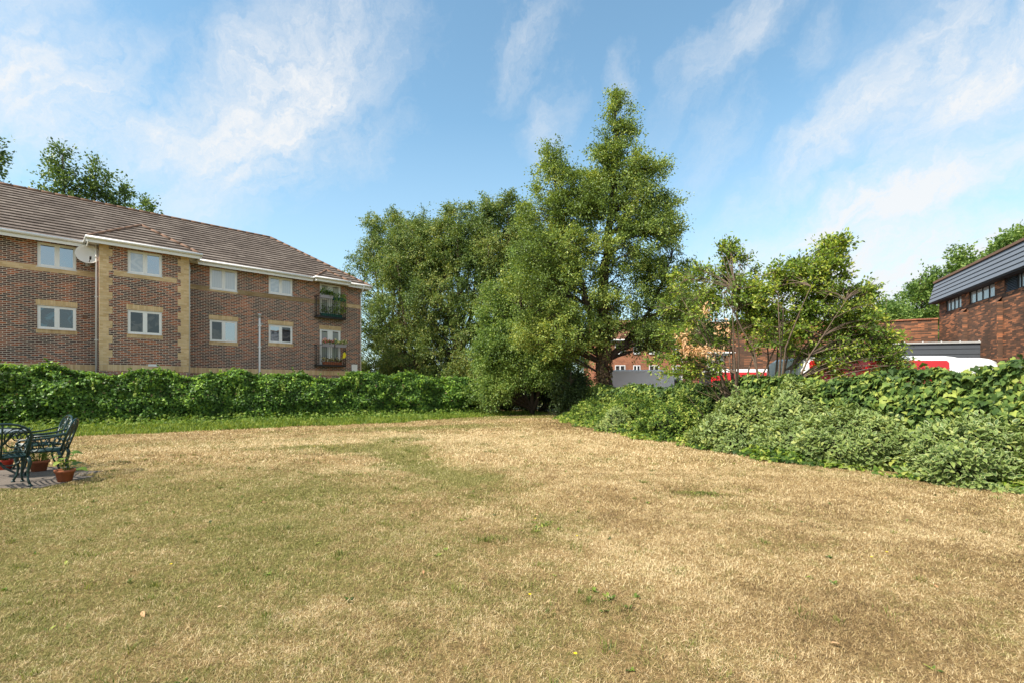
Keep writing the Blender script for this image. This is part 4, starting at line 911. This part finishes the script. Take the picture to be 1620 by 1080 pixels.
tree('elder_bush', 'leggy pale green elder bush at the right hand end of the hedge', (-1.2, 26.2, 0), [[(0, 0, -.1, .06), (.2, 0, 1.5, .04), (.3, 0, 2.6, .015)], [(0, 0, 0, .05), (-.5, -.1, 1.2, .03), (-.8, -.1, 1.9, .01)]],
     [(.2, -.1, 2.2, 1.0, .8, .8, 34), (-.3, -.3, 1.2, 1.0, .7, .8, 36), (.9, -.1, 1.5, .8, .7, .8, 26)], 'light', .14, twigs=6, per=9, tl=(.25, .55), droop=.25, bark='bark_pale', seed=32, cat='bush')
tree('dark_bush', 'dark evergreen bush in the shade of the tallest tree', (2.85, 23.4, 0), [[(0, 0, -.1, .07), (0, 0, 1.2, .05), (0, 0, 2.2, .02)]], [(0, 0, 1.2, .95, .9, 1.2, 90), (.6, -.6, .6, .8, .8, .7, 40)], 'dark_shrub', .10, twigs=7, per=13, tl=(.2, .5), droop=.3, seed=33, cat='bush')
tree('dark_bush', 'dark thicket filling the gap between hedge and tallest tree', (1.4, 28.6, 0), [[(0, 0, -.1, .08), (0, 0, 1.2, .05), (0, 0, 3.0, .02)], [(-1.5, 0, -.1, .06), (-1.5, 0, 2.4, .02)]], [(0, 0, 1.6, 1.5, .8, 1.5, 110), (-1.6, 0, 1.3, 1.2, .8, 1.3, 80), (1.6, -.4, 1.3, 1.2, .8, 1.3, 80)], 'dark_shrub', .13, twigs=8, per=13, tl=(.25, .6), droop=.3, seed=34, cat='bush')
tree('round_tree', 'dark round crowned tree standing beyond the long white van', (10.6, 29.5, 0), [[(0, 0, -.1, .18), (.1, 0, 4, .12), (.3, 0, 9, .02)]], [(0, 0, 4.6, 2.2, 2.0, 1.6, 80), (.4, 0, 6.4, 1.7, 1.6, 1.3, 55), (1.8, 0, 4.9, 1.2, 1.2, 1.2, 24)], 'alder', .15, twigs=8, per=11, tl=(.4, .9), droop=.15, seed=35)
# two small many-stemmed trees rising from the shrubs on the right
def stems(n, h, sp, r0, seed, x0=0.0):
    r = np.random.default_rng(seed); out = []
    for q in range(n):
        a = 6.28 * q / n + r.uniform(-.4, .4); d = sp * r.uniform(.6, 1.1); hh = h * r.uniform(.75, 1.0)
        out.append([(math.cos(a) * .12, math.sin(a) * .12, -.05, r0), (math.cos(a) * d * .18 + x0 * .1, math.sin(a) * d * .18, hh * .28, r0 * .8), (math.cos(a) * d * .45 + x0 * .5 + r.normal(0, .12), math.sin(a) * d * .45, hh * .58, r0 * .42), (math.cos(a) * d + x0, math.sin(a) * d * .8, hh * .92, .006)])
    return out
sa = tree('small_tree', 'small multi stemmed tree with tan withered leaves and bare pale branches on its left', (6.15, 13.3, 0), stems(9, 4.4, 1.4, .05, 41, -.3),
     [(-1.25, 0, 3.9, .8, .8, .8, 14), (-.5, .1, 4.3, .8, .7, .7, 22), (.1, 0, 5.0, .35, .35, .45, 8), (-.3, 0, 5.1, .3, .3, .3, 5), (.5, .1, 3.5, .8, .7, .8, 20), (-.1, 0, 4.5, .6, .5, .5, 12), (.55, .1, 4.2, .6, .5, .5, 13), (-1.6, -.1, 2.9, .7, .6, .7, 6), (-.9, 0, 2.2, 1.0, .7, .6, 10), (-1.5, .1, 1.95, .8, .6, .5, 13), (-1.5, .1, 2.8, .6, .6, .4, 4)], 'small', .085, twigs=9, per=13, tl=(.15, .42), droop=.05, bark='bark_grey', seed=42, limb=.28, lr=.012, tmpl=T_OVAL, bare=.18, spread=.05)
sb = tree('small_tree', 'small multi stemmed tree with yellow green leaves spreading wide to the right', (6.85, 12.6, 0), stems(10, 4.7, 1.6, .045, 43, .35),
     [(1.5, 0, 4.9, .38, .4, .55, 14), (1.2, 0, 4.3, .75, .6, .6, 26), (.4, 0, 4.2, .6, .5, .55, 20), (-.5, 0, 3.7, .7, .6, .6, 22), (2.2, 0, 3.9, .65, .5, .3, 14), (2.0, 0, 3.2, 1.0, .7, .5, 26), (.9, 0, 3.3, .9, .7, .7, 26), (0, .1, 2.9, .9, .7, .6, 22), (2.5, .1, 2.45, .9, .7, .5, 34), (1.6, .1, 2.2, .9, .7, .5, 30), (2.9, -.1, 1.95, .7, .5, .4, 18), (1.4, 0, 1.7, .7, .5, .4, 16)], 'small', .085, twigs=9, per=13, tl=(.15, .42), droop=.05, bark='bark_grey', seed=44, limb=.28, lr=.012, tmpl=T_OVAL, bare=.08, spread=.06, dens=1.45)
r = np.random.default_rng(9); Pd = np.concatenate([r.normal(0, 1, (260, 3)) * (.24, .2, .08) + (-1.15, -.5, 2.42), r.normal(0, 1, (90, 3)) * (.09, .1, .09) + (-1.62, -.5, 2.78), r.normal(0, 1, (80, 3)) * (.08, .1, .10) + (-1.6, -.5, 2.5), r.normal(0, 1, (60, 3)) * (.08, .1, .14) + (-1.05, -.6, 3.4), r.normal(0, 1, (50, 3)) * (.15, .1, .12) + (-.6, -.5, 3.0)])
leaves('withered_leaves', Pd, r.normal(0, .6, (len(Pd), 3)) + (0, 0, -.9), r.normal(0, .7, (len(Pd), 3)), r.uniform(.06, .10, len(Pd)), T_OVAL, L_['dead'], sa)
b = MB()
for k in range(26):
    a = np.array((r.uniform(-.5, .5), r.uniform(-.2, .1), r.uniform(.5, 1.6))); e = a + (r.uniform(-1.3, .4), r.uniform(-.4, .1), r.uniform(.3, 1.0)); m = (a + e) / 2 + r.normal(0, .12, 3)
    b.tube([a, m, e], [.014, .010, .004], 5, cap=False)
b.build('bare_branches', M['bark_pale'], sa, uv=False)

# trees far behind
def simple_tree(name, lab, base, h, w, leaf, seed, group, lsize=.24, low=.25, tops=3, narrow=False):
    r = np.random.default_rng(seed); st = [[(0, 0, -.1, .25), (.1, 0, h * .45, .18), (0, 0, h, .03)]]; lob = []
    if narrow:
        for k in range(6): z = h * (low + (1 - low) * (k + .5) / 6); q = w * (1.0, 1.1, 1.05, .9, .68, .36)[k]; lob.append((r.normal(0, .15 * w), 0, z, q, q * .8, h * (1 - low) / 7, int(38 * max(q / w, .5))))
    else:
        lob = [(0, 0, h * .5, w, w, h * .28, 110), (r.normal(0, .3), 0, h * .75, w * .8, w * .8, h * .2, 70)]
        for k in range(tops): lob.append((r.uniform(-.6, .6) * w, r.uniform(-.4, .4) * w, h * r.uniform(.84, .95), w * .35, w * .35, h * .09, 18))
    tree(name, lab, base, st, lob, leaf, lsize, twigs=7, per=10, tl=(.5, 1.3), droop=.0, seed=seed, group=group, limb=1.2 if narrow else .7, lr=.006, shell=2.6, spread=.15)
simple_tree('poplar_tree', 'tallest poplar clump showing above the flats roof', (-37.6, 40.5, 0), 21.0, 2.1, 'poplar', 51, 'poplars behind the flats', narrow=True, low=.35)
simple_tree('poplar_tree', 'poplar right of the tallest poplar, above the middle of the flats roof', (-36.2, 42.0, 0), 20.6, 2.3, 'poplar', 52, 'poplars behind the flats', narrow=True, low=.35)
simple_tree('poplar_tree', 'shorter poplar at the right hand end of the clump above the roof', (-35.3, 43.5, 0), 18.9, 2.4, 'poplar', 53, 'poplars behind the flats', narrow=True, low=.35)
simple_tree('poplar_tree', 'low poplar top just peeping over the roof ridge', (-33.0, 43.0, 0), 17.3, 1.9, 'poplar', 56, 'poplars behind the flats', narrow=True, low=.35)
simple_tree('poplar_tree', 'poplar at the outer left edge above the flats roof', (-43.4, 40.0, 0), 21.6, 1.9, 'poplar', 54, 'poplars behind the flats', narrow=True, low=.35)
simple_tree('ash_tree', 'pale green ash tree just left of the clad end of the hall', (41.8, 49.5, 0), 12.6, 2.5, 'far', 61, 'trees behind the hall', .26)
simple_tree('ash_tree', 'lower rounded tree showing over the flat roofed annex', (36.0, 46.5, 0), 9.8, 2.8, 'far', 62, 'trees behind the hall', .24)
simple_tree('ash_tree', 'tree showing above the far corner of the hall roof', (44.5, 47.5, 0), 14.4, 2.8, 'far', 63, 'trees behind the hall', .26)
simple_tree('ash_tree', 'tree showing above the middle of the hall roof', (44.6, 45.0, 0), 14.9, 2.6, 'far', 64, 'trees behind the hall', .26)
simple_tree('ash_tree', 'tree rising over the hall roof at the far right edge', (45.4, 43.2, 0), 16.0, 2.8, 'far', 65, 'trees behind the hall', .26)

# ------------------------------------------------------------------ hedge on the left
h0, h1 = np.array(HEDGE[0]), np.array(HEDGE[1]); hl = np.linalg.norm(h1 - h0); hd = (h1 - h0) / hl; hn = np.array((hd[1], -hd[0]))    # hn faces the lawn
hedge = empty('hedge', (0, 0, 0)); tag(hedge, 'long clipped hedge of glossy green climbers in front of the flats', 'hedge')
def hedge_top(s): return 1.94 + .08 * np.sin(s * .9) + .09 * np.sin(s * 2.3 + 1) + .20 * np.exp(-((s - 15.6) / 1.0) ** 2) + .16 * np.exp(-((s - 19.2) / .8) ** 2) + .05 * np.sin(s * 5.1) + .14 * np.exp(-((s - 28.2) / .9) ** 2)
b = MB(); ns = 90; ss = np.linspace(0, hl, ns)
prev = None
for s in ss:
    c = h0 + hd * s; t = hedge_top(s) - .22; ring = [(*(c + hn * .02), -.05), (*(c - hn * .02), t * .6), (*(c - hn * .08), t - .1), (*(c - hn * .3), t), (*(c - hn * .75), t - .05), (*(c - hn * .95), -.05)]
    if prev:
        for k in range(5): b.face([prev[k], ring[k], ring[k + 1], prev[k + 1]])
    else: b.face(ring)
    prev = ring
b.face(prev[::-1]); b.build('stems', M['hedge_core'], hedge, uv=False)  # solid dark core added to block light through the leaves, no separate stems
r = np.random.default_rng(71); n = 100000; s = r.uniform(0, hl, n); q = r.random(n); top = hedge_top(s)
front = q < .70; P = np.zeros((n, 3)); out = np.zeros((n, 3))
v = r.random(n) ** .9; bulge = .10 + .10 * np.sin(v * 3.0)
zf = v * (top - .12); c = h0 + hd * s[:, None]
W_ = wob(np.stack([s, zf, s * .2], 1), 2.1, 4) * .25 + wob(np.stack([s, zf, s * .1], 1), 5.5, 2) * .13
dep = bulge + W_ + r.normal(0, .05, n)
P[:, :2] = c + hn * dep[:, None]; P[:, 2] = zf; out[:, :2] = hn; out[:, 2] = .25
k = ~front; wv = r.random(n); off = .12 - 1.05 * wv
P[k, :2] = (c + hn * off[:, None])[k]; P[k, 2] = (top - .10 * (2 * wv - .8) ** 2 + wob(np.stack([s, off, s * 0], 1), 3.2, 7) * .10 + r.normal(0, .05, n))[k]; out[k] = (0, 0, 1); out[k, :2] = hn * .3
T = out * .55 + r.normal(0, .5, (n, 3)) + (0, 0, -.55); N = out + r.normal(0, .42, (n, 3)) + (0, 0, .35)
leaves('foliage', P, T, N, r.uniform(.04, .13, n), T_IVY, L_['hedge'], hedge)
b = MB(); Ps, Ts = [], []
for k in range(90):
    s_ = r.uniform(9, hl); c_ = h0 + hd * s_; tz = float(hedge_top(s_)); up_ = r.random() < .45
    a = np.array((*(c_ + hn * (.18 if not up_ else -.2)), tz - (r.uniform(.0, .8) if not up_ else .05))); le = r.uniform(.25, .7)
    sd2 = np.array((*(hd * r.normal(0, .35)), 0.)); dirn = np.array((*(hn * .30), -1.)) if not up_ else np.array((*(hn * .2), .55)); e = a + dirn * le + sd2 * le; m_ = a * .5 + e * .5 + np.array((*(hn * .14), .04))
    b.tube([a, m_, e], [.008, .006, .003], 4, cap=False)
    for f in np.linspace(.15, 1, 9): Ps.append(a * (1 - f) ** 2 + m_ * 2 * f * (1 - f) + e * f * f + r.normal(0, .02, 3)); Ts.append(dirn * .5 + r.normal(0, .6, 3))
b.build('vines', L_['weed'], hedge, uv=False)
Ps = np.array(Ps); leaves('shoot_leaves', Ps, np.array(Ts), r.normal(0, .4, (len(Ps), 3)) + (hn[0] * .8, hn[1] * .8, .5), r.uniform(.06, .13, len(Ps)), T_IVY, L_['weed'], hedge)
n2 = 1500; pk = r.integers(0, n, n2); leaves('withered_leaves', P[pk] + out[pk] * .03, T[pk], N[pk], r.uniform(.05, .1, n2), T_IVY, L_['trunk_ivy'], hedge)

# ------------------------------------------------------------------ ivy fence on the right
f0, f1 = np.array(FENCE[0]), np.array(FENCE[1]); fl_ = np.linalg.norm(f1 - f0); fd = (f1 - f0) / fl_; fn = np.array((-fd[1], fd[0]))
if fn[0] > 0: fn = -fn
fence = empty('ivy_fence', (0, 0, 0)); tag(fence, 'timber fence smothered in dark ivy along the right side of the lawn', 'fence')
b = MB(); m = int(fl_ / .15)
for k in range(m):
    a = f0 + fd * (k * .15); e = f0 + fd * (k * .15 + .14); hh = 1.52 - (.28 if k * .15 > 16 else 0)
    b.face([(*a, -.05), (*e, -.05), (*e, hh), (*a, hh)]); a2, e2 = a - fn * .02, e - fn * .02; b.face([(*e2, -.05), (*a2, -.05), (*a2, hh), (*e2, hh)]); b.face([(*a, hh), (*e, hh), (*e2, hh), (*a2, hh)])
b.build('panel', M['fence_wood'], fence)
for k in range(int(fl_ / 1.83) + 1):
    a = f0 + fd * k * 1.83 - fn * .07; b = MB(); b.box(a[0] - .05, a[0] + .05, a[1] - .05, a[1] + .05, -.05, 1.50 - (.28 if k * 1.83 > 16 else 0)); b.build('post', M['fence_wood'], fence)
r = np.random.default_rng(72); n = 36000; s = fl_ * r.random(n) ** 1.25 if False else r.uniform(4.5, fl_, n)
topf = np.where(s > 16, 1.58 - .20 * np.clip((s - 14) / 3, 0, 1), 1.76 - .13 * np.clip((s - 9) / 1.5, 0, 1)) + .08 * np.sin(s * 1.9) + .06 * np.sin(s * 4.3 + 1) + .10 * np.exp(-((s - 8.5) / .8) ** 2)
v = r.random(n); u_ = r.random(n); P = np.zeros((n, 3)); c = f0 + fd * s[:, None]; z = v * topf
W_ = wob(np.stack([s, z, s * .2], 1), 2.4, 3) * .16 + wob(np.stack([s, z, s * .1], 1), 6, 5) * .07; dep = .20 + .12 * np.sin(v * 3.1) + W_ + r.normal(0, .05, n)
tp = u_ > .72; dep[tp] = (.35 - .8 * r.random(n))[tp]; z[tp] = (topf + wob(np.stack([s, dep, s * .1], 1), 3, 2) * .10 + r.normal(0, .05, n) - .18 * dep ** 2)[tp]
P[:, :2] = c + fn * dep[:, None]; P[:, 2] = z; out = np.zeros((n, 3)); out[:, :2] = fn; out[:, 2] = .4; out[tp] = (fn[0] * .3, fn[1] * .3, 1)
leaves('ivy', P, out * .35 + r.normal(0, .4, (n, 3)) + (0, 0, -.8), out + r.normal(0, .34, (n, 3)), r.uniform(.065, .14, n), T_IVY, L_['ivy'], fence)

# ------------------------------------------------------------------ shrubs before the fence
def shrub(name, lab, loc, rx, ry, h, leaf, lsize, n, seed, tmpl=T_OVAL, group='shrubs along the right border', tilt=0):
    r = np.random.default_rng(seed); root = empty(name, loc); tag(root, lab, 'shrub', group)
    d = unit(r.normal(0, 1, (n, 3))); d[:, 2] = np.abs(d[:, 2])
    sh = 1 + wob(d * (rx, ry, h), 2.6, seed) * .22 + wob(d * (rx, ry, h), 6.5, seed + 3) * .16
    k = (1 - np.abs(r.normal(0, .07, n))) * sh; P = d * k[:, None] * (rx, ry, h); P[:, 2] = np.maximum(P[:, 2], .03)
    # leaves sit in whorls round shoot tips
    g = 7; m = n // g; tip = P[:m]; td = unit(d[:m] * (1, 1, .7) + (0, 0, .55) + r.normal(0, .3, (m, 3)))
    e1 = unit(np.cross(td, r.normal(0, 1, (m, 3)))); e2 = np.cross(td, e1)
    tip = np.repeat(tip, g, 0); TD = np.repeat(td, g, 0); a = np.tile(np.arange(g) * 2.4, m) + np.repeat(r.uniform(0, 6.28, m), g); back = np.tile(np.linspace(0, 1, g), m)
    rad = np.repeat(e1, g, 0) * np.cos(a)[:, None] + np.repeat(e2, g, 0) * np.sin(a)[:, None]
    Pp = tip - TD * (back * lsize * 1.3)[:, None] + r.normal(0, .01, (len(tip), 3)); T = rad * (.45 + .6 * back)[:, None] + TD * (.75 - .6 * back)[:, None] + (0, 0, -.22); N = TD - rad * .2 + r.normal(0, .25, TD.shape)
    Pp[:, 2] = np.maximum(Pp[:, 2], .02)
    leaves('foliage', Pp, T, N, r.uniform(.65, 1.2, len(Pp)) * lsize, tmpl, L_[leaf], root)
    b = MB()
    nu, nvv = 20, 8; ringp = None
    for j in range(nvv + 1):
        el_ = (math.pi / 2) * j / nvv; ring = []
        for i in range(nu):
            az_ = 2 * math.pi * i / nu; q = np.array([[math.cos(az_) * math.cos(el_), math.sin(az_) * math.cos(el_), math.sin(el_)]])
            kk = (1 + float(wob(q * (rx, ry, h), 2.6, seed)[0]) * .22) * .74; q = q[0] * (rx, ry, h) * kk; ring.append((q[0], q[1], q[2] - .03))
        if ringp:
            for i in range(nu): b.face([ringp[i], ringp[(i + 1) % nu], ring[(i + 1) % nu], ring[i]], sm=True)
        ringp = ring
    b.build('stems', M['hedge_core'], root, uv=False)  # dark inner dome added to stop light passing through the foliage
    return root
SH = [('variegated_shrub', 'broad cream edged shrub below the two small trees', (5.65, 11.5, 0), 1.25, 1.25, 1.15, 'varieg', 0.098, 11857, 81), ('variegated_shrub', 'tall cream edged shrub right of the small trees, against the ivy', (6.55, 11.2, 0), .85, .95, 1.62, 'varieg', 0.098, 7267, 82),
      ('variegated_shrub', 'cream edged shrub in the middle of the right border', (6.55, 9.2, 0), 1.05, 1.0, .98, 'varieg', 0.096, 9180, 83), ('variegated_shrub', 'nearest cream edged shrub at the right edge', (7.25, 7.55, 0), 1.05, .95, .92, 'varieg', 0.098, 8797, 84),
      ('variegated_shrub', 'low cream edged shrub filling in between its two larger neighbours', (6.15, 10.2, 0), .9, .85, .80, 'varieg', 0.094, 6120, 85), ('variegated_shrub', 'small silvery shrub near the far end of the border', (3.55, 16.3, 0), .6, .7, .78, 'varieg', 0.091, 3442, 86),
      ('green_shrub', 'farthest plain green shrub of the right border', (3.25, 19.3, 0), 1.0, 1.2, .85, 'green_shrub', .085, 7000, 87), ('green_shrub', 'bright green shrub below the tallest tree trunk', (4.2, 17.2, 0), 1.15, 1.3, 1.10, 'green_shrub', .085, 9000, 88),
      ('green_shrub', 'glossy green shrub right beside the cream edged shrubs', (4.75, 14.0, 0), 1.15, 1.3, 1.12, 'green_shrub', .080, 11500, 89), ('green_shrub', 'dark green shrub behind, at the foot of the small trees', (5.7, 15.2, 0), .9, 1.2, 1.42, 'ivy', .085, 8000, 90)]
for a in SH: shrub(*a)
# ivy creeping out over the edge of the lawn
r = np.random.default_rng(91); n = 13000; ed = np.array(EDGE_R[1:9]); seg = r.integers(0, len(ed) - 1, n); t = r.random(n)[:, None]
P2 = ed[seg] * (1 - t) + ed[seg + 1] * t; dv = unit(ed[seg + 1] - ed[seg]); nv = np.stack([-dv[:, 1], dv[:, 0]], 1); nv[nv[:, 0] < 0] *= -1
off = r.uniform(-.15, .95, n) + .14 * np.sin(P2[:, 1] * 3.1) + .08 * np.sin(P2[:, 1] * 7.7); P2 = P2 + nv * off[:, None]
kp = r.random(n) < np.clip(.55 + .7 * wob(P2.repeat(1, 0)[:, [0, 1, 0]], 1.7, 2), .08, 1); P2, off = P2[kp], off[kp]; n = len(off); z = .03 + np.clip(off + .05, 0, 1) * r.uniform(.1, .5, n) + r.uniform(0, .05, n); P = np.concatenate([P2, z[:, None]], 1)
o = leaves('creeping_ivy', P, r.normal(0, .6, (n, 3)) + (-.5, -.5, -.3), r.normal(0, .35, (n, 3)) + (-.3, -.4, 1), r.uniform(.06, .115, n), T_IVY, L_['ivy_bright'])
tag(o, 'bright young ivy creeping over the right edge of the lawn', 'ground cover', kind='stuff')
r = np.random.default_rng(92); n = 11000; s = r.uniform(8, hl, n); off = r.uniform(.05, 1.5, n); c = h0 + hd * s[:, None] + hn * off[:, None]; P = np.concatenate([c, (.03 + r.uniform(.03, .5, n) * np.clip(1 - off * .9, .15, 1))[:, None]], 1)
o = leaves('ivy_at_hedge_foot', P, r.normal(0, .6, (n, 3)) + (0, -.4, -.2), r.normal(0, .4, (n, 3)) + (.3, -.5, .8), r.uniform(.06, .13, n), T_IVY, L_['weed'])
tag(o, 'low weeds and ivy tangled along the foot of the long hedge', 'ground cover', kind='stuff')

# ------------------------------------------------------------------ garden furniture at the left edge
def arc(c, r, a0, a1, n=10, ax='xz'):
    out = []
    for k in range(n + 1):
        a = R(a0 + (a1 - a0) * k / n); p, q = r * math.cos(a), r * math.sin(a)
        out.append((c[0] + p, c[1], c[2] + q) if ax == 'xz' else (c[0], c[1] + p, c[2] + q) if ax == 'yz' else (c[0] + p, c[1] + q, c[2]))
    return out
def garden_chair(loc, face, lab):
    """cast iron armchair; local -y is the way it faces"""
    rz = math.atan2(face[1], face[0]) + math.pi / 2; t = empty('garden_chair', (*loc, .015), rz); tag(t, lab, 'chair', 'green cast iron garden chairs')
    g = M['green_iron']; w, d, h = .29, .23, .43
    b = MB(); b.tube([(-w, -d, h), (w, -d, h), (w * .93, d, h), (-w * .93, d, h), (-w, -d, h)], .017, 6)
    for k in range(9): x = -w + 2 * w * (k + .5) / 9; b.tube([(x, -d, h + .004), (x * .95, 0, h - .006), (x * .93, d, h + .004)], .010, 5)
    for k in range(3): y = -d * .5 + d * .5 * k; b.tube([(-w, y, h), (w, y, h)], .008, 5)
    b.tube(arc((-w * .5, -d, h - .04), w * .45, 0, -180, 8), .010, 5); b.tube(arc((w * .5, -d, h - .04), w * .45, 0, -180, 8), .010, 5)
    b.build('seat', g, t)
    lean = lambda z: d + .02 + (z - h) * .30
    b = MB(); pr = []
    for k in range(25):
        a = math.pi * k / 24; x = -w * 1.02 * math.cos(a); z = h + .28 + .21 * math.sin(a) ** .8; pr.append((x, lean(z), z))
    b.tube([(-w * .9, lean(h), h)] + pr + [(w * .9, lean(h), h)], .017, 6)
    for sg in (-1, 1):
        q = [(sg * (w * .48 + w * .40 * math.cos(a)), 0, h + .28 + .14 * math.sin(a)) for a in np.linspace(0, 6.28, 18)]; b.tube([(x, lean(z), z) for x, _, z in q], .010, 5)
        q = [(sg * w * .48 + .07 * math.cos(a) * (1 - k / 22), 0, h + .30 + .10 * math.sin(a) * (1 - k / 22)) for k, a in enumerate(np.linspace(0, 9.4, 20))]; b.tube([(x, lean(z), z) for x, _, z in q], .008, 5)
        q = [(sg * w * f, 0, h + zz) for f, zz in ((.05, .02), (.30, .08), (.55, .10), (.8, .06), (.9, .16), (.98, .30))]; b.tube([(x, lean(z), z) for x, _, z in q], .010, 5)
    b.tube([(0, lean(z), z) for z in (h, h + .2, h + .35, h + .49)], .012, 5)
    for zz in (.07, .42): b.tube([(-w * .75, lean(h + zz), h + zz), (0, lean(h + zz + .015), h + zz + .015), (w * .75, lean(h + zz), h + zz)], .008, 5)
    b.build('backrest', g, t)
    for sg in (-1, 1):
        b = MB(); x = sg * w * 1.03; b.tube([(x, lean(h + .27), h + .27), (x * 1.05, .12, h + .215), (x * 1.1, -.05, h + .20), (x * 1.1, -.19, h + .195), (x * 1.1, -.235, h + .15), (x * 1.08, -.21, h + .09), (x * 1.05, -.16, h + .10), (x * 1.03, -.15, h + .15)], [.014, .017, .020, .020, .017, .014, .011, .008], 6)
        b.tube([(x * 1.08, -.21, h + .09), (x, -.19, h)], .014, 6); q = [(x * 1.02, .12 + .06 * math.cos(a), h + .085 + .075 * math.sin(a)) for a in np.linspace(0, 6.28, 14)]; b.tube(q, .010, 5); q = [(x * 1.04, -.04 + .05 * math.cos(a), h + .09 + .085 * math.sin(a)) for a in np.linspace(0, 6.28, 14)]; b.tube(q, .009, 5)
        b.build('armrest', g, t)
        for fy, sw in ((-d, -.05), (d, .07)):
            b = MB(); x = sg * w * .96; b.tube([(x, fy, h), (x * 1.06, fy + sw * .35, h - .09), (x * 1.0, fy - sw * .1, h * .5), (x * .98, fy + sw * .25, .10), (x * 1.04, fy + sw * 1.0, .02)], [.024, .026, .018, .015, .017], 6); b.lathe([(0, 0), (.026, 0), (.026, .012), (.012, .03), (0, .03)], (x * 1.04, fy + sw, 0), 8); b.build('leg', g, t)
garden_chair((-7.50, 7.74), (-.84, -.54), 'green iron chair seen from its side, nearest the potted plant on the lawn edge')
garden_chair((-8.35, 8.55), (-.55, -.83), 'green iron chair behind the table, its looped back showing above the others')
garden_chair((-7.42, 6.98), (-.80, .60), 'green iron chair at the picture edge, cut off on its left side')
tb_ = empty('garden_table', (-8.33, 7.72, .015)); tag(tb_, 'round grey green iron garden table between the chairs', 'table')
b = MB(); b.lathe([(0, .705), (.44, .705), (.455, .715), (.455, .735), (.44, .74), (0, .74)], n=28); M['table_top'] = flat('worn_grey_green_paint', (.16, .19, .20), .45, .5, var=.35, scale=20); b.build('table_top', M['table_top'], tb_)
b = MB()
for k in range(16): a = 2 * math.pi * k / 16; b.tube([(.44 * math.cos(a + q) * (1 - .1 * math.sin(i * 1.57)), .44 * math.sin(a + q) * (1 - .1 * math.sin(i * 1.57)), .705 - .055 * math.sin(i * 1.57)) for i, q in enumerate((0, .12, .25, .39))], .008, 5)
b.build('fringe', M['green_iron'], tb_)
for k in range(3):
    a = 2 * math.pi * k / 3 + .4; b = MB(); b.tube([(c * math.cos(a), c * math.sin(a), z) for c, z in ((.30, .70), (.22, .6), (.07, .42), (.06, .30), (.17, .14), (.30, .05), (.34, .012))], [.016, .018, .022, .022, .019, .016, .018], 6); b.build('leg', M['green_iron'], tb_)

def pot(loc, r0, h, m, lab, kind, seed, cat='plant pot'):
    t = empty('plant_pot', (*loc, .012)); tag(t, lab, cat, 'potted plants by the garden furniture'); b = MB()
    b.lathe([(0, .0), (r0 * .68, 0), (r0 * .90, h * .78), (r0 * 1.0, h * .78), (r0 * 1.03, h), (r0 * .93, h), (r0 * .88, h * .86), (0, h * .86)], n=24); b.build('pot', M[m], t)
    b = MB(); b.lathe([(r0 * .87, h * .86 + .004), (r0 * .4, h * .88 + .006), (0, h * .89 + .006)], n=16); b.build('soil', M['soil'], t)
    r = np.random.default_rng(seed); b = MB(); P, T, N, Ls = [], [], [], []
    k = 11 if kind == 'broad' else 40
    for q in range(k):
        a = r.uniform(0, 6.28); l = r.uniform(.10, .30) if kind == 'broad' else r.uniform(.1, .32); rr = r.uniform(.3, 1) * (.20 if kind == 'broad' else .22)
        if kind == 'broad' and q < 3: a, l, rr = (-.15, .06, .30) if q == 0 else ((2.9, .22, .20) if q == 1 else (.5, .30, .12))
        p0 = np.array((math.cos(a) * r0 * .3, math.sin(a) * r0 * .3, h * .85)); p1 = np.array((math.cos(a) * rr, math.sin(a) * rr, h * .85 + l)); b.tube([p0, (p0 + p1) / 2 + (0, 0, .05), p1], .004, 4, cap=False)
        if kind == 'broad': P.append(p1 - np.array((math.cos(a), math.sin(a), 0)) * .03); T.append((math.cos(a), math.sin(a), -.25 + r.normal(0, .2))); N.append((math.cos(a) * .2, -.25, 1.0)); Ls.append(r.uniform(.13, .17))
        else:
            for f in np.linspace(.3, 1, 6): P.append(p0 + (p1 - p0) * f + r.normal(0, .015, 3)); T.append(r.normal(0, .6, 3) + (math.cos(a), math.sin(a), .1)); N.append(r.normal(0, .4, 3) + (0, 0, 1)); Ls.append(r.uniform(.035, .06))
    b.build('stalks', L_['green_shrub'], t, uv=False)
    leaves('foliage', np.array(P), np.array(T), np.array(N), np.array(Ls), T_IVY if kind == 'broad' else T_OVAL, L_['green_shrub'], t)
pot((-6.86, 7.42), .125, .18, 'terracotta', 'terracotta pot with big round leaves standing right of the chairs', 'broad', 95)
pot((-8.12, 8.30), .14, .19, 'terracotta', 'terracotta pot with a feathery plant behind the chair legs', 'fine', 96)
pot((-8.92, 8.50), .13, .17, 'red_plastic', 'red pot half hidden behind the chairs at the picture edge', 'fine', 97)
